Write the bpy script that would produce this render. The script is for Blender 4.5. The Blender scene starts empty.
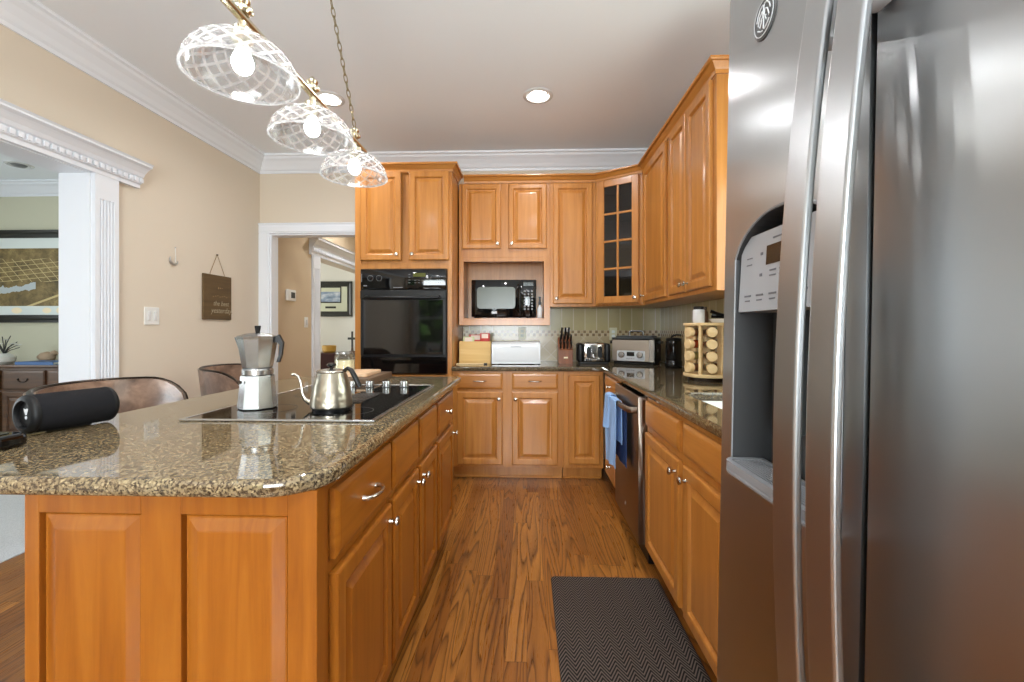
import bpy, bmesh, math, random
from mathutils import Matrix, Vector
random.seed(7)
S = bpy.context.scene
C = S.collection
PI = math.pi

# ------------------------------------------------------------------ camera
EYE = 1.213
cam_d = bpy.data.cameras.new('camera')
cam = bpy.data.objects.new('camera', cam_d)
C.objects.link(cam)
cam.location = (0, 0, EYE)
cam.rotation_euler = (PI / 2, 0, math.atan(15 / 440))
cam_d.sensor_width = 36
cam_d.lens = 440 / 1024 * 36
cam_d.shift_y = -12 / 1024
cam_d.clip_start = 0.02
S.camera = cam

# ------------------------------------------------------------------ world, exposure
W = bpy.data.worlds.new('sky')
S.world = W
W.use_nodes = True
nt = W.node_tree
bg = nt.nodes['Background']
sky = nt.nodes.new('ShaderNodeTexSky')
sky.sky_type = 'HOSEK_WILKIE'
sky.turbidity = 4
sky.sun_direction = Vector((0.3, -0.5, 0.8)).normalized()
nt.links.new(sky.outputs[0], bg.inputs[0])
bg.inputs[1].default_value = 3.0
S.view_settings.view_transform = 'Standard'
S.view_settings.look = 'None'
S.view_settings.gamma = 1
S.view_settings.use_curve_mapping = False
S.view_settings.exposure = 0.0
S.cycles.max_bounces = 9
S.cycles.diffuse_bounces = 5
S.cycles.glossy_bounces = 5
S.cycles.transparent_max_bounces = 12
S.cycles.sample_clamp_indirect = 6

CEIL = 2.845
XL, XLO = -2.56, -2.725          # left wall faces (kitchen, dining)
YB = 4.13                       # back wall face
XR = 1.245                      # right wall face
YREAR = -2.6


def area(name, loc, rot, sx, sy, power, col, shape='RECTANGLE', spread=180):
    d = bpy.data.lights.new(name, 'AREA')
    d.shape = shape
    d.size = sx
    d.size_y = sy
    d.energy = power
    d.color = col
    d.spread = math.radians(spread)
    o = bpy.data.objects.new(name, d)
    C.objects.link(o)
    o.location = loc
    o.rotation_euler = rot
    return o


DAY = (0.88, 0.95, 1.0)
# daylight lamps: the sink window, plus added fill for rear, dining and far rooms
area('added_rear_daylight', (-0.35, YREAR + 0.03, 1.5), (PI / 2 + .35, 0, 0), 1.6, 1.4, 190, DAY)  # added lamp in the unseen wide rear opening, tilted up to the ceiling
sd = bpy.data.lights.new('sun', 'SUN')
sd.energy = 25
sun = bpy.data.objects.new('sun', sd)
C.objects.link(sun)
sun.rotation_euler = (math.radians(-35), math.radians(15), 0)   # shines from over the house onto the garden behind
area('daylight_sink_window', (XR - 0.02, 1.6, 1.62), (0, PI / 2, 0), 0.95, 0.9, 14, (0.92, 1.0, 0.90))
area('added_dining_fill', (-6.9, 1.6, 1.5), (0, -PI / 2, 0), 1.6, 2.6, 80, DAY)  # added fill, the dining wall behind it has no window
area('added_far_room_fill', (-5.9, 6.0, 1.6), (0, -PI / 2, 0), 1.5, 1.2, 60, (1.0, 0.98, 0.94))  # added fill, no window is built in the far room


# ------------------------------------------------------------------ materials
def mat(name, col, rough=0.5, metal=0.0, spec=0.5, coat=0.0, **kw):
    m = bpy.data.materials.new(name)
    m.use_nodes = True
    b = m.node_tree.nodes['Principled BSDF']
    b.inputs['Base Color'].default_value = (*lin(col), 1)
    b.inputs['Roughness'].default_value = rough
    b.inputs['Metallic'].default_value = metal
    b.inputs['Specular IOR Level'].default_value = spec
    b.inputs['Coat Weight'].default_value = coat
    b.inputs['Coat Roughness'].default_value = 0.12
    if 'emit' in kw:
        b.inputs['Emission Color'].default_value = (*lin(kw.get('ecol', col)), 1)
        b.inputs['Emission Strength'].default_value = kw['emit']
    if 'sheen' in kw:
        b.inputs['Sheen Weight'].default_value = kw['sheen']
    if 'aniso' in kw:
        b.inputs['Anisotropic'].default_value = kw['aniso']
    return m


def lin(c):
    if isinstance(c, str):
        c = tuple(int(c[i:i + 2], 16) / 255 for i in (0, 2, 4))
    else:
        c = tuple(v / 255 for v in c)
    return tuple(v / 12.92 if v <= 0.04045 else ((v + 0.055) / 1.055) ** 2.4 for v in c)


class N:
    """tiny node-graph helper"""
    def __init__(s, m):
        s.t = m.node_tree
        s.b = m.node_tree.nodes['Principled BSDF']

    def n(s, typ, **kw):
        nd = s.t.nodes.new('ShaderNode' + typ)
        for k, v in kw.items():
            setattr(nd, k, v)
        return nd

    def l(s, a, b):
        s.t.links.new(a, b)

    def put(s, inp, v):
        if hasattr(v, 'links') or hasattr(v, 'is_output'):
            s.l(v, inp)
        else:
            inp.default_value = v

    def m(s, op, a, b=0.0, c=None):
        nd = s.n('Math', operation=op)
        s.put(nd.inputs[0], a)
        s.put(nd.inputs[1], b)
        if c is not None:
            s.put(nd.inputs[2], c)
        return nd.outputs[0]

    def obj(s, rnd=0.0):
        tc = s.n('TexCoord')
        v = tc.outputs['Object']
        if rnd:
            oi = s.n('ObjectInfo')
            k = s.m('MULTIPLY', oi.outputs['Random'], rnd)
            ad = s.n('VectorMath', operation='ADD')
            s.l(v, ad.inputs[0])
            cx = s.n('CombineXYZ')
            for i in range(3):
                s.l(k, cx.inputs[i])
            s.l(cx.outputs[0], ad.inputs[1])
            v = ad.outputs[0]
        return v

    def scale(s, v, sc):
        mp = s.n('Mapping')
        s.l(v, mp.inputs[0])
        mp.inputs['Scale'].default_value = sc
        return mp.outputs[0]

    def noise(s, v, scale=5, detail=3, rough=0.5, dist=0.0):
        nd = s.n('TexNoise')
        s.l(v, nd.inputs['Vector'])
        nd.inputs['Scale'].default_value = scale
        nd.inputs['Detail'].default_value = detail
        nd.inputs['Roughness'].default_value = rough
        nd.inputs['Distortion'].default_value = dist
        return nd.outputs[0]

    def ramp(s, f, stops, interp='LINEAR'):
        r = s.n('ValToRGB')
        s.put(r.inputs[0], f)
        el = r.color_ramp.elements
        r.color_ramp.interpolation = interp
        while len(el) < len(stops):
            el.new(0.5)
        for e, (p, c) in zip(el, stops):
            e.position = p
            e.color = (*(lin(c) if not isinstance(c, (int, float)) else (c, c, c)), 1)
        return r.outputs[0]

    def mix(s, f, a, b, blend='MIX'):
        nd = s.n('Mix', data_type='RGBA', blend_type=blend)
        s.put(nd.inputs[0], f)
        for i, v in ((6, a), (7, b)):
            if hasattr(v, 'is_output'):
                s.l(v, nd.inputs[i])
            else:
                nd.inputs[i].default_value = (*lin(v), 1)
        return nd.outputs[2]

    def sep(s, v):
        nd = s.n('SeparateXYZ')
        s.l(v, nd.inputs[0])
        return nd.outputs

    def comb(s, x, y, z):
        nd = s.n('CombineXYZ')
        for i, v in enumerate((x, y, z)):
            s.put(nd.inputs[i], v)
        return nd.outputs[0]

    def bump(s, h, strength=0.1, dist=0.01):
        nd = s.n('Bump')
        nd.inputs['Strength'].default_value = strength
        nd.inputs['Distance'].default_value = dist
        s.l(h, nd.inputs['Height'])
        s.l(nd.outputs[0], s.b.inputs['Normal'])

    def color(s, c):
        s.l(c, s.b.inputs['Base Color'])

    def rough(s, c):
        s.l(c, s.b.inputs['Roughness'])


def wood(name, dark, mid, light, axis='z', rough=0.32, coat=0.25, sc=1.0):
    m = mat(name, mid, rough, coat=coat)
    g = N(m)
    k = {'z': (14, 14, 0.9), 'x': (0.9, 14, 14), 'y': (14, 0.9, 14)}[axis]
    v = g.obj(7)
    a = g.noise(g.scale(v, tuple(q * sc for q in k)), 1.6, 5, 0.6, 0.6)
    f = g.noise(g.scale(v, tuple(q * 6 * sc for q in k)), 2.0, 3, 0.6)
    big = g.noise(v, 3.0, 2)
    c = g.ramp(a, [(0.25, dark), (0.5, mid), (0.75, light)])
    c = g.mix(g.m('MULTIPLY', g.ramp(f, [(0.5, 0.0), (0.75, 1.0)]), 0.18), c, dark)
    c = g.mix(g.m('MULTIPLY', g.ramp(big, [(0.35, 0.0), (0.7, 1.0)]), 0.25), c, light)
    g.color(c)
    g.bump(f, 0.03, 0.002)
    return m


M = {}
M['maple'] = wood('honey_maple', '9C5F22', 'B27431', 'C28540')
M['maple_h'] = wood('honey_maple_across', '9C5F22', 'B27431', 'C28540', 'x')
M['maple_in'] = wood('cabinet_inside', 'A9723A', 'BD8648', 'C99556', 'x', 0.5, 0)
M['maple_dk'] = wood('shaded_island_maple', '7E430F', '945515', 'A46520')  # same maple, darkened for the weaker daylight on the island
M['maple_shaded_h'] = wood('shaded_island_maple_across', '7E430F', '945515', 'A46520', 'x')
M['walnut'] = wood('walnut', '341F0F', '4C301A', '644022', 'x', 0.4, 0.2)
M['walnut_board'] = wood('walnut_board', '4A3526', '66503C', '7A624C', 'y', 0.5, 0)
M['light_board'] = wood('light_board', 'C9A27C', 'D9B692', 'E4C6A6', 'y', 0.55, 0)
M['bamboo'] = wood('bamboo', 'CFA056', 'DDB56C', 'E8C582', 'x', 0.5, 0)
M['pale_wood'] = wood('pale_wood', 'CDAA74', 'DDBF8C', 'E8CFA0', 'x', 0.5, 0)
M['block_wood'] = wood('block_wood', '5A2A12', '7C431C', '96582A', 'z', 0.4, 0.2)
M['sign_wood'] = wood('sign_wood', '4B3A22', '5F4A2C', '735B38', 'x', 0.8, 0)


def paint(name, col, rough=0.85, bump=0.02):
    m = mat(name, col, rough, spec=0.25)
    g = N(m)
    n = g.noise(g.obj(), 260, 2)
    g.bump(n, bump, 0.002)
    return m


M['wall'] = paint('beige_paint', (220, 208, 190))
M['wall_hall'] = paint('tan_paint', (214, 194, 164))
M['wall_dining'] = paint('sage_paint', (204, 203, 180))
M['wall_far'] = paint('cream_paint', (220, 219, 212))
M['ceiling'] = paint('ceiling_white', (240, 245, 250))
M['trim'] = mat('white_trim', (234, 238, 244), 0.4)
M['white_plastic'] = mat('white_plastic', (235, 235, 230), 0.4)
M['white_gloss'] = mat('white_gloss', (218, 219, 219), 0.2, coat=0.3)
M['ceramic'] = mat('white_ceramic', (246, 246, 244), 0.12, coat=0.4)
M['black'] = mat('black_plastic', (9, 9, 10), 0.4, spec=.35)
M['black_gloss'] = mat('black_gloss', (7, 7, 8), 0.05, spec=0.5)
M['black_rubber'] = mat('black_rubber', (11, 11, 12), 0.5, spec=.3)
M['dark_grey'] = mat('dark_grey_plastic', (62, 64, 64), 0.45)
M['mid_grey'] = mat('mid_grey_plastic', (120, 122, 124), 0.4)
M['lite_grey'] = mat('light_grey_plastic', (196, 199, 202), 0.35)
M['void'] = mat('dark_recess', (18, 14, 11), 0.9)
M['nickel'] = mat('satin_nickel', (205, 200, 190), 0.22, 1.0)
M['chrome'] = mat('chrome', (225, 225, 225), 0.1, 1.0)
M['alu'] = mat('aluminium', (176, 177, 177), 0.27, 1.0)
M['brass'] = mat('pale_brass', (222, 214, 190), 0.22, 1.0)
M['bronze'] = mat('dark_bronze', (52, 44, 38), 0.35, 1.0)
M['chain'] = mat('antique_brass_chain', (150, 138, 108), 0.3, 1.0)
M['red'] = mat('red_packet', (188, 44, 36), 0.5)
M['red_white'] = mat('cream_packet', (232, 214, 200), 0.5)
M['green_packet'] = mat('pale_green_packet', (196, 205, 150), 0.5)
M['cream'] = mat('cream_wax', (250, 236, 200), 0.5)
M['gold'] = mat('gold_basket', (196, 154, 72), 0.5)
M['paper'] = mat('picture_mat_green', (208, 212, 190), 0.8)
M['pic_black'] = mat('picture_frame_black', (26, 25, 22), 0.35)
M['pic_white'] = mat('picture_paper_white', (224, 232, 228), 0.8)
M['book_blue'] = mat('blue_cover', (52, 96, 150), 0.5)
M['ink'] = mat('dark_ink', (92, 93, 98), 0.6)
M['chalk'] = mat('chalk_lettering', (164, 152, 126), 0.8)
M['string'] = mat('jute_string', (150, 122, 84), 0.9)
M['lcd'] = mat('display_dark', (24, 28, 26), 0.15)
M['lcd_green'] = mat('oven_display', (30, 38, 12), 0.2, emit=0.25, ecol=(150, 150, 40))
M['bulb'] = mat('glowing_bulb', (255, 250, 240), 0.3, emit=50, ecol=(255, 253, 250))
M['canlamp'] = mat('recessed_lamp_glow', (255, 250, 240), 0.3, emit=30, ecol=(255, 250, 242))
M['fern'] = mat('flower_white', (226, 226, 220), 0.6)
M['twig'] = mat('dark_twig', (60, 62, 60), 0.7)
M['tan_ornament'] = mat('tan_ornament', (180, 156, 128), 0.7)
M['silver'] = mat('silver_charm', (200, 198, 196), 0.3, 0.9)
M['amber'] = mat('spice_amber', (150, 62, 30), 0.25)
M['spice_olive'] = mat('spice_olive', (120, 112, 62), 0.3)
M['spice_brown'] = mat('spice_brown', (116, 78, 50), 0.3)


def granite(name='granite', k=0.0):
    m = mat(name, (110, 95, 70), 0.045, spec=0.65)
    g = N(m)
    v = g.obj()
    n1 = g.noise(v, 125, 4, 0.7, 0.3)
    n2 = g.noise(v, 190, 3, 0.6)
    n3 = g.noise(v, 14, 2, 0.5)
    vo = g.n('TexVoronoi')
    g.l(v, vo.inputs['Vector'])
    vo.inputs['Scale'].default_value = 210
    c = g.ramp(n1, [(0.30, '17130D'), (0.42, '40362A'), (0.5, '746650'), (0.58, '91805F'), (0.68, '757062')])
    c = g.mix(g.ramp(n2, [(0.56, 0.0), (0.62, 0.9)]), c, '1E1912')
    sp = g.sep(vo.outputs['Color'])
    c = g.mix(g.m('GREATER_THAN', sp[0], 0.90), c, 'A09070')
    c = g.mix(g.m('MULTIPLY', g.ramp(n3, [(0.4, 0.0), (0.7, 1.0)]), 0.25), c, '6B4F2C')
    if k:
        c = g.mix(k, c, '1C1812')
    g.color(c)
    return m


M['granite'] = granite()
M['granite_dark'] = granite('dark_granite', 0.45)


def floor_oak():
    m = mat('oak_strip_floor', (170, 105, 50), 0.3, coat=0.25)
    g = N(m)
    x, y, z = g.sep(g.obj())
    w = 0.083
    xi = g.m('DIVIDE', x, w)
    row = g.m('FLOOR', xi)
    wn = g.n('TexWhiteNoise', noise_dimensions='1D')
    g.l(row, wn.inputs['W'])
    yo = g.m('ADD', g.m('DIVIDE', y, 1.15), g.m('MULTIPLY', wn.outputs['Value'], 3.7))
    seg = g.m('FLOOR', yo)
    wn2 = g.n('TexWhiteNoise', noise_dimensions='2D')
    g.l(g.comb(row, seg, 0), wn2.inputs['Vector'])
    r = wn2.outputs['Value']
    # cathedral contours from a stretched noise, different in every strip
    off = g.m('MULTIPLY', r, 40)
    gv = g.comb(g.m('ADD', g.m('MULTIPLY', x, 10.0), off), g.m('ADD', g.m('MULTIPLY', y, 0.62), off), off)
    h = g.noise(gv, 1.0, 1, 0.4, 0.0)
    fr = g.m('FRACT', g.m('ADD', g.m('MULTIPLY', h, 17), g.m('MULTIPLY', g.noise(g.comb(g.m('MULTIPLY', x, 60), g.m('MULTIPLY', y, 7), off), 1.0, 2, 0.5), 0.35)))
    line = g.ramp(fr, [(0.0, 1.0), (0.12, 0.6), (0.4, 0.18), (0.85, 0.0), (1.0, 0.9)])
    fine = g.noise(g.comb(g.m('MULTIPLY', x, 260), g.m('MULTIPLY', y, 9), off), 1.0, 3, 0.6)
    base = g.mix(r, '7E4A1A', 'B87C38')
    base = g.mix(g.m('MULTIPLY', g.ramp(h, [(0.35, 0.0), (0.65, 1.0)]), 0.4), base, '9E6126')
    c = g.mix(g.m('MULTIPLY', line, 0.9), base, '46220A')
    c = g.mix(g.m('MULTIPLY', g.ramp(fine, [(0.45, 0.0), (0.7, 1.0)]), 0.35), c, '7A441A')
    ex = g.m('ABSOLUTE', g.m('SUBTRACT', g.m('FRACT', xi), 0.5))
    ey = g.m('ABSOLUTE', g.m('SUBTRACT', g.m('FRACT', yo), 0.5))
    gap = g.m('MAXIMUM', g.m('GREATER_THAN', ex, 0.488), g.m('GREATER_THAN', ey, 0.4985))
    c = g.mix(g.m('MULTIPLY', gap, 0.55), c, '4A260E')
    g.color(c)
    g.rough(g.m('MULTIPLY_ADD', fine, 0.2, 0.2))
    g.bump(g.m('SUBTRACT', g.m('MULTIPLY', fine, 0.25), gap), 0.12, 0.002)
    return m


M['floor'] = floor_oak()


def carpet():
    m = mat('pale_carpet', (214, 214, 214), 0.95, sheen=0.3)
    g = N(m)
    n = g.noise(g.obj(), 180, 3)
    g.color(g.ramp(n, [(0.3, 'B8BABC'), (0.7, 'DADBDC')]))
    g.bump(n, 0.6, 0.01)
    return m


M['carpet'] = carpet()


def steel(name, axis, col=(170, 172, 173), rough=0.28, aniso=0.85):
    m = mat(name, col, rough, 1.0, aniso=aniso)
    g = N(m)
    k = {'x': (.6, 90, 90), 'y': (90, .6, 90), 'z': (90, 90, .6)}[axis]
    n = g.noise(g.scale(g.obj(), k), 1.0, 3, 0.6)
    g.rough(g.m('MULTIPLY_ADD', n, 0.02, rough - 0.01))
    tg = g.n('VectorTransform', vector_type='VECTOR', convert_from='OBJECT', convert_to='WORLD')
    tg.inputs[0].default_value = (1, 0, 0) if axis == 'x' else (0, 0, 1)
    g.l(tg.outputs[0], g.b.inputs['Tangent'])
    return m


M['steel'] = steel('brushed_steel', 'x')
M['steel_h'] = steel('satin_handle_steel', 'z', (176, 178, 180), 0.3, 0.3)
M['steel_dw'] = steel('dishwasher_steel', 'x', (150, 138, 126), 0.3)
M['steel_k'] = steel('kettle_steel', 'x', (196, 192, 182), 0.26, 0.5)


def hammered():
    m = mat('dimpled_kettle_steel', (172, 165, 150), 0.3, 1.0)
    g = N(m)
    vo = g.n('TexVoronoi', feature='SMOOTH_F1')
    g.l(g.obj(), vo.inputs['Vector'])
    vo.inputs['Scale'].default_value = 38
    vo.inputs['Randomness'].default_value = 0.35
    g.bump(vo.outputs['Distance'], 0.25, 0.01)
    return m


M['hammered'] = hammered()


def leather():
    m = mat('brown_leather', (112, 86, 70), 0.3, coat=.15)
    g = N(m)
    v = g.obj()
    n = g.noise(v, 9, 4, 0.6, 0.5)
    f = g.noise(v, 160, 3)
    g.color(g.ramp(n, [(0.3, '5A463A'), (0.5, '7E6454'), (0.7, 'A08470')]))
    g.bump(g.m('ADD', n, g.m('MULTIPLY', f, 0.15)), 0.3, 0.01)
    return m


M['leather'] = leather()


def fabric(name, col, rough=0.9, scale=900):
    m = mat(name, col, rough, spec=0.2)
    g = N(m)
    v = g.obj()
    n = g.noise(v, scale, 2)
    g.bump(n, 0.4, 0.002)
    return m


M['towel'] = fabric('blue_terry', (150, 186, 232), 0.95, 500)
M['mesh_cloth'] = fabric('black_speaker_fabric', (24, 24, 27), 0.85, 1200)


def herringbone():
    m = mat('herringbone_mat', (40, 37, 36), 0.6, spec=.15)
    g = N(m)
    x, y, z = g.sep(g.obj())
    p = 0.058
    tri = g.m('ABSOLUTE', g.m('SUBTRACT', g.m('FRACT', g.m('DIVIDE', x, p)), 0.5))
    ph = g.m('ADD', g.m('MULTIPLY', y, 50), g.m('MULTIPLY', tri, 5.0))
    fr = g.m('FRACT', ph)
    st = g.ramp(fr, [(0.0, 0.0), (0.22, 1.0), (0.42, 1.0), (0.62, 0.0)])
    n = g.noise(g.obj(), 300, 2)
    c = g.mix(st, '0E0D0C', '70645C')
    g.color(g.mix(g.m('MULTIPLY', n, 0.3), c, '2A2625'))
    g.bump(st, 0.5, 0.004)
    return m


M['mat'] = herringbone()


def tile(name, axis):
    m = mat(name, (170, 156, 124), 0.22, coat=0.2)
    g = N(m)
    o = g.sep(g.obj())
    u, z = o[0 if axis == 'x' else 1], o[2]

    def edge(t, th):
        return g.m('GREATER_THAN', g.m('ABSOLUTE', g.m('SUBTRACT', g.m('FRACT', t), 0.5)), 0.5 - th)

    def rnd(a, b):
        wn = g.n('TexWhiteNoise', noise_dimensions='2D')
        g.l(g.comb(g.m('FLOOR', a), g.m('FLOOR', b), 0), wn.inputs['Vector'])
        return wn.outputs['Value']

    # upper field: tall tiles
    tu = g.m('DIVIDE', u, 0.108)
    up_r = rnd(tu, g.m('MULTIPLY', z, 0.2))
    up_gap = edge(tu, 0.03)
    up = g.mix(up_r, 'A89D6E', 'B8AC7E')
    # mosaic band: small squares
    ma, mb = g.m('DIVIDE', u, 0.0275), g.m('DIVIDE', g.m('SUBTRACT', z, 1.145), 0.0275)
    mr = rnd(ma, mb)
    chk = g.m('MODULO', g.m('ADD', g.m('FLOOR', ma), g.m('FLOOR', mb)), 2)
    chk = g.m('ABSOLUTE', chk)
    mos = g.mix(chk, g.mix(mr, '70583A', '8A7350'), g.mix(mr, 'B8A37C', 'CDBB98'))
    mgap = g.m('MAXIMUM', edge(ma, 0.04), edge(mb, 0.04))
    # lower field: diagonal tiles
    da = g.m('DIVIDE', g.m('ADD', u, z), 0.15)
    db = g.m('DIVIDE', g.m('SUBTRACT', u, z), 0.15)
    dr = rnd(da, db)
    dg = g.m('MAXIMUM', edge(da, 0.02), edge(db, 0.02))
    low = g.mix(dr, 'B4A27F', 'C2B18D')
    inband = g.m('GREATER_THAN', z, 1.145)
    above = g.m('GREATER_THAN', z, 1.200)
    c = g.mix(above, g.mix(inband, low, mos), up)
    gp = g.n('Mix', data_type='FLOAT')
    g.l(inband, gp.inputs[0]); g.l(dg, gp.inputs[2]); g.l(mgap, gp.inputs[3])
    gp2 = g.n('Mix', data_type='FLOAT')
    g.l(above, gp2.inputs[0]); g.l(gp.outputs[0], gp2.inputs[2]); g.l(up_gap, gp2.inputs[3])
    gap = gp2.outputs[0]
    n = g.noise(g.obj(), 22, 3)
    c = g.mix(g.m('MULTIPLY', n, 0.3), c, '9C8D6A')
    c = g.mix(gap, c, 'C9BFA4')
    g.color(c)
    g.bump(g.m('SUBTRACT', g.m('MULTIPLY', n, 0.3), gap), 0.25, 0.003)
    return m


M['tile_x'] = tile('backsplash_tile', 'x')
M['tile_y'] = tile('backsplash_tile_side', 'y')


def see_through(name, tcol, clear=0.6, rough=0.05, glow=0.0, edge=0.8):
    """thin clear glass: straight-through light plus reflection and a little scatter"""
    m = bpy.data.materials.new(name)
    m.use_nodes = True
    t = m.node_tree
    t.nodes.remove(t.nodes['Principled BSDF'])
    out = t.nodes['Material Output']
    tr = t.nodes.new('ShaderNodeBsdfTransparent')
    tr.inputs[0].default_value = (*lin(tcol), 1)
    gl = t.nodes.new('ShaderNodeBsdfGlossy')
    gl.inputs['Roughness'].default_value = rough
    df = t.nodes.new('ShaderNodeBsdfTranslucent')
    df.inputs[0].default_value = (0.9, 0.9, 0.9, 1)
    lw = t.nodes.new('ShaderNodeLayerWeight')
    lw.inputs[0].default_value = 0.35
    a = t.nodes.new('ShaderNodeMixShader')
    a.inputs[0].default_value = glow
    t.links.new(tr.outputs[0], a.inputs[1])
    t.links.new(df.outputs[0], a.inputs[2])
    b = t.nodes.new('ShaderNodeMixShader')
    mm = t.nodes.new('ShaderNodeMath')
    mm.operation = 'MULTIPLY_ADD'
    t.links.new(lw.outputs['Fresnel'], mm.inputs[0])
    mm.inputs[1].default_value = edge
    mm.inputs[2].default_value = 1 - clear
    mm.use_clamp = True
    t.links.new(mm.outputs[0], b.inputs[0])
    t.links.new(a.outputs[0], b.inputs[1])
    t.links.new(gl.outputs[0], b.inputs[2])
    t.links.new(b.outputs[0], out.inputs[0])
    return m




def crystal():
    """clear glass with frosted diamond cuts running round the dome (object origin at the rim centre)"""
    m = see_through('cut_crystal', (240, 243, 246), 0.98, 0.12, 0.12, 0.35)
    m2 = m.node_tree
    g = N.__new__(N)
    g.t = m2
    x, y, z = g.sep(g.obj())
    u = g.m('MULTIPLY', g.m('ARCTAN2', y, x), 16 / (2 * PI))
    v = g.m('MULTIPLY', g.m('ARCSINE', g.m('MINIMUM', g.m('DIVIDE', g.m('MAXIMUM', z, 0.0), .121), 1.0)), 3.1)

    def tri(t):
        return g.m('ABSOLUTE', g.m('SUBTRACT', g.m('FRACT', t), 0.5))
    a, b = tri(g.m('ADD', u, v)), tri(g.m('SUBTRACT', u, v))
    lat = g.m('GREATER_THAN', g.m('MAXIMUM', a, b), 0.37)
    ins = g.m('LESS_THAN', g.m('MAXIMUM', a, b), 0.20)
    mixers = [n for n in m2.nodes if n.type == 'MIX_SHADER']
    first = [n for n in mixers if not n.inputs[0].is_linked][0]
    rim = g.m('LESS_THAN', z, 0.0055)
    f = g.m('MINIMUM', g.m('ADD', g.m('ADD', 0.10, g.m('MULTIPLY', lat, 0.30)), g.m('ADD', g.m('MULTIPLY', ins, 0.03), g.m('MULTIPLY', rim, 0.5))), 0.9)
    m2.links.new(f, first.inputs[0])
    return m


M['crystal'] = crystal()
M['pane'] = see_through('window_pane', (235, 238, 235), 0.97, 0.02, 0.0)
M['cab_pane'] = see_through('cabinet_pane', (170, 165, 160), 0.97, 0.03, 0.0)
M['jar_glass'] = see_through('jar_glass', (250, 252, 250), 0.985, 0.03, 0.04, 0.3)


def town_map():
    """aerial map print: brown fields, pale streets, a light lake"""
    m = mat('aerial_map_print', (130, 105, 65), 0.6)
    g = N(m)
    x, y, z = g.sep(g.obj())
    n = g.noise(g.obj(), 6, 4, 0.6)
    f = g.noise(g.obj(), 45, 3, 0.6)
    c = g.ramp(n, [(0.3, '4E4428'), (0.5, '7E6A3E'), (0.7, 'A08C58')])
    c = g.mix(g.m('MULTIPLY', g.ramp(f, [(0.5, 0.0), (0.7, 1.0)]), 0.5), c, '3C361F')
    u = g.m('ADD', x, g.m('MULTIPLY', z, 0.9))
    v = g.m('SUBTRACT', g.m('MULTIPLY', z, 1.2), g.m('MULTIPLY', x, 0.12))

    def ln(t, p, th):
        return g.m('GREATER_THAN', g.m('ABSOLUTE', g.m('SUBTRACT', g.m('FRACT', g.m('DIVIDE', t, p)), 0.5)), 0.5 - th)
    streets = g.m('MULTIPLY', g.m('MAXIMUM', ln(u, 0.11, 0.04), ln(v, 0.062, 0.06)), g.m('MULTIPLY', g.m('GREATER_THAN', z, 0.27), g.m('LESS_THAN', z, 0.53)))
    c = g.mix(g.m('MULTIPLY', streets, 0.75), c, 'D8C48C')
    lake = g.m('MULTIPLY', g.m('LESS_THAN', g.m('ABSOLUTE', g.m('SUBTRACT', g.m('ADD', z, g.m('ADD', g.m('MULTIPLY', n, 0.16), g.m('MULTIPLY', x, -0.12))), 0.30)), 0.032),
               g.m('LESS_THAN', x, 0.02))
    c = g.mix(lake, c, 'B9C2C4')
    road = g.m('LESS_THAN', g.m('ABSOLUTE', g.m('SUBTRACT', g.m('ADD', z, g.m('MULTIPLY', x, -0.35)), 0.02)), 0.012)
    c = g.mix(road, c, 'CDB880')
    g.color(c)
    return m


M['map'] = town_map()


def small_print():
    m = mat('blue_seascape_print', (130, 150, 175), 0.6)
    g = N(m)
    n = g.noise(g.scale(g.obj(), (6, 6, 16)), 1.0, 4)
    g.color(g.ramp(n, [(0.3, '5A6C86'), (0.5, '93A5BC'), (0.7, 'DCE0E6')]))
    return m


M['print'] = small_print()


def leafy():
    m = mat('hedge_leaves', (70, 110, 40), 0.7)
    g = N(m)
    n = g.noise(g.obj(), 9, 5, 0.7)
    g.color(g.ramp(n, [(0.3, '20381A'), (0.5, '4D7A2C'), (0.7, '9DBA5C')]))
    return m


M['leafy'] = leafy()


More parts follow.
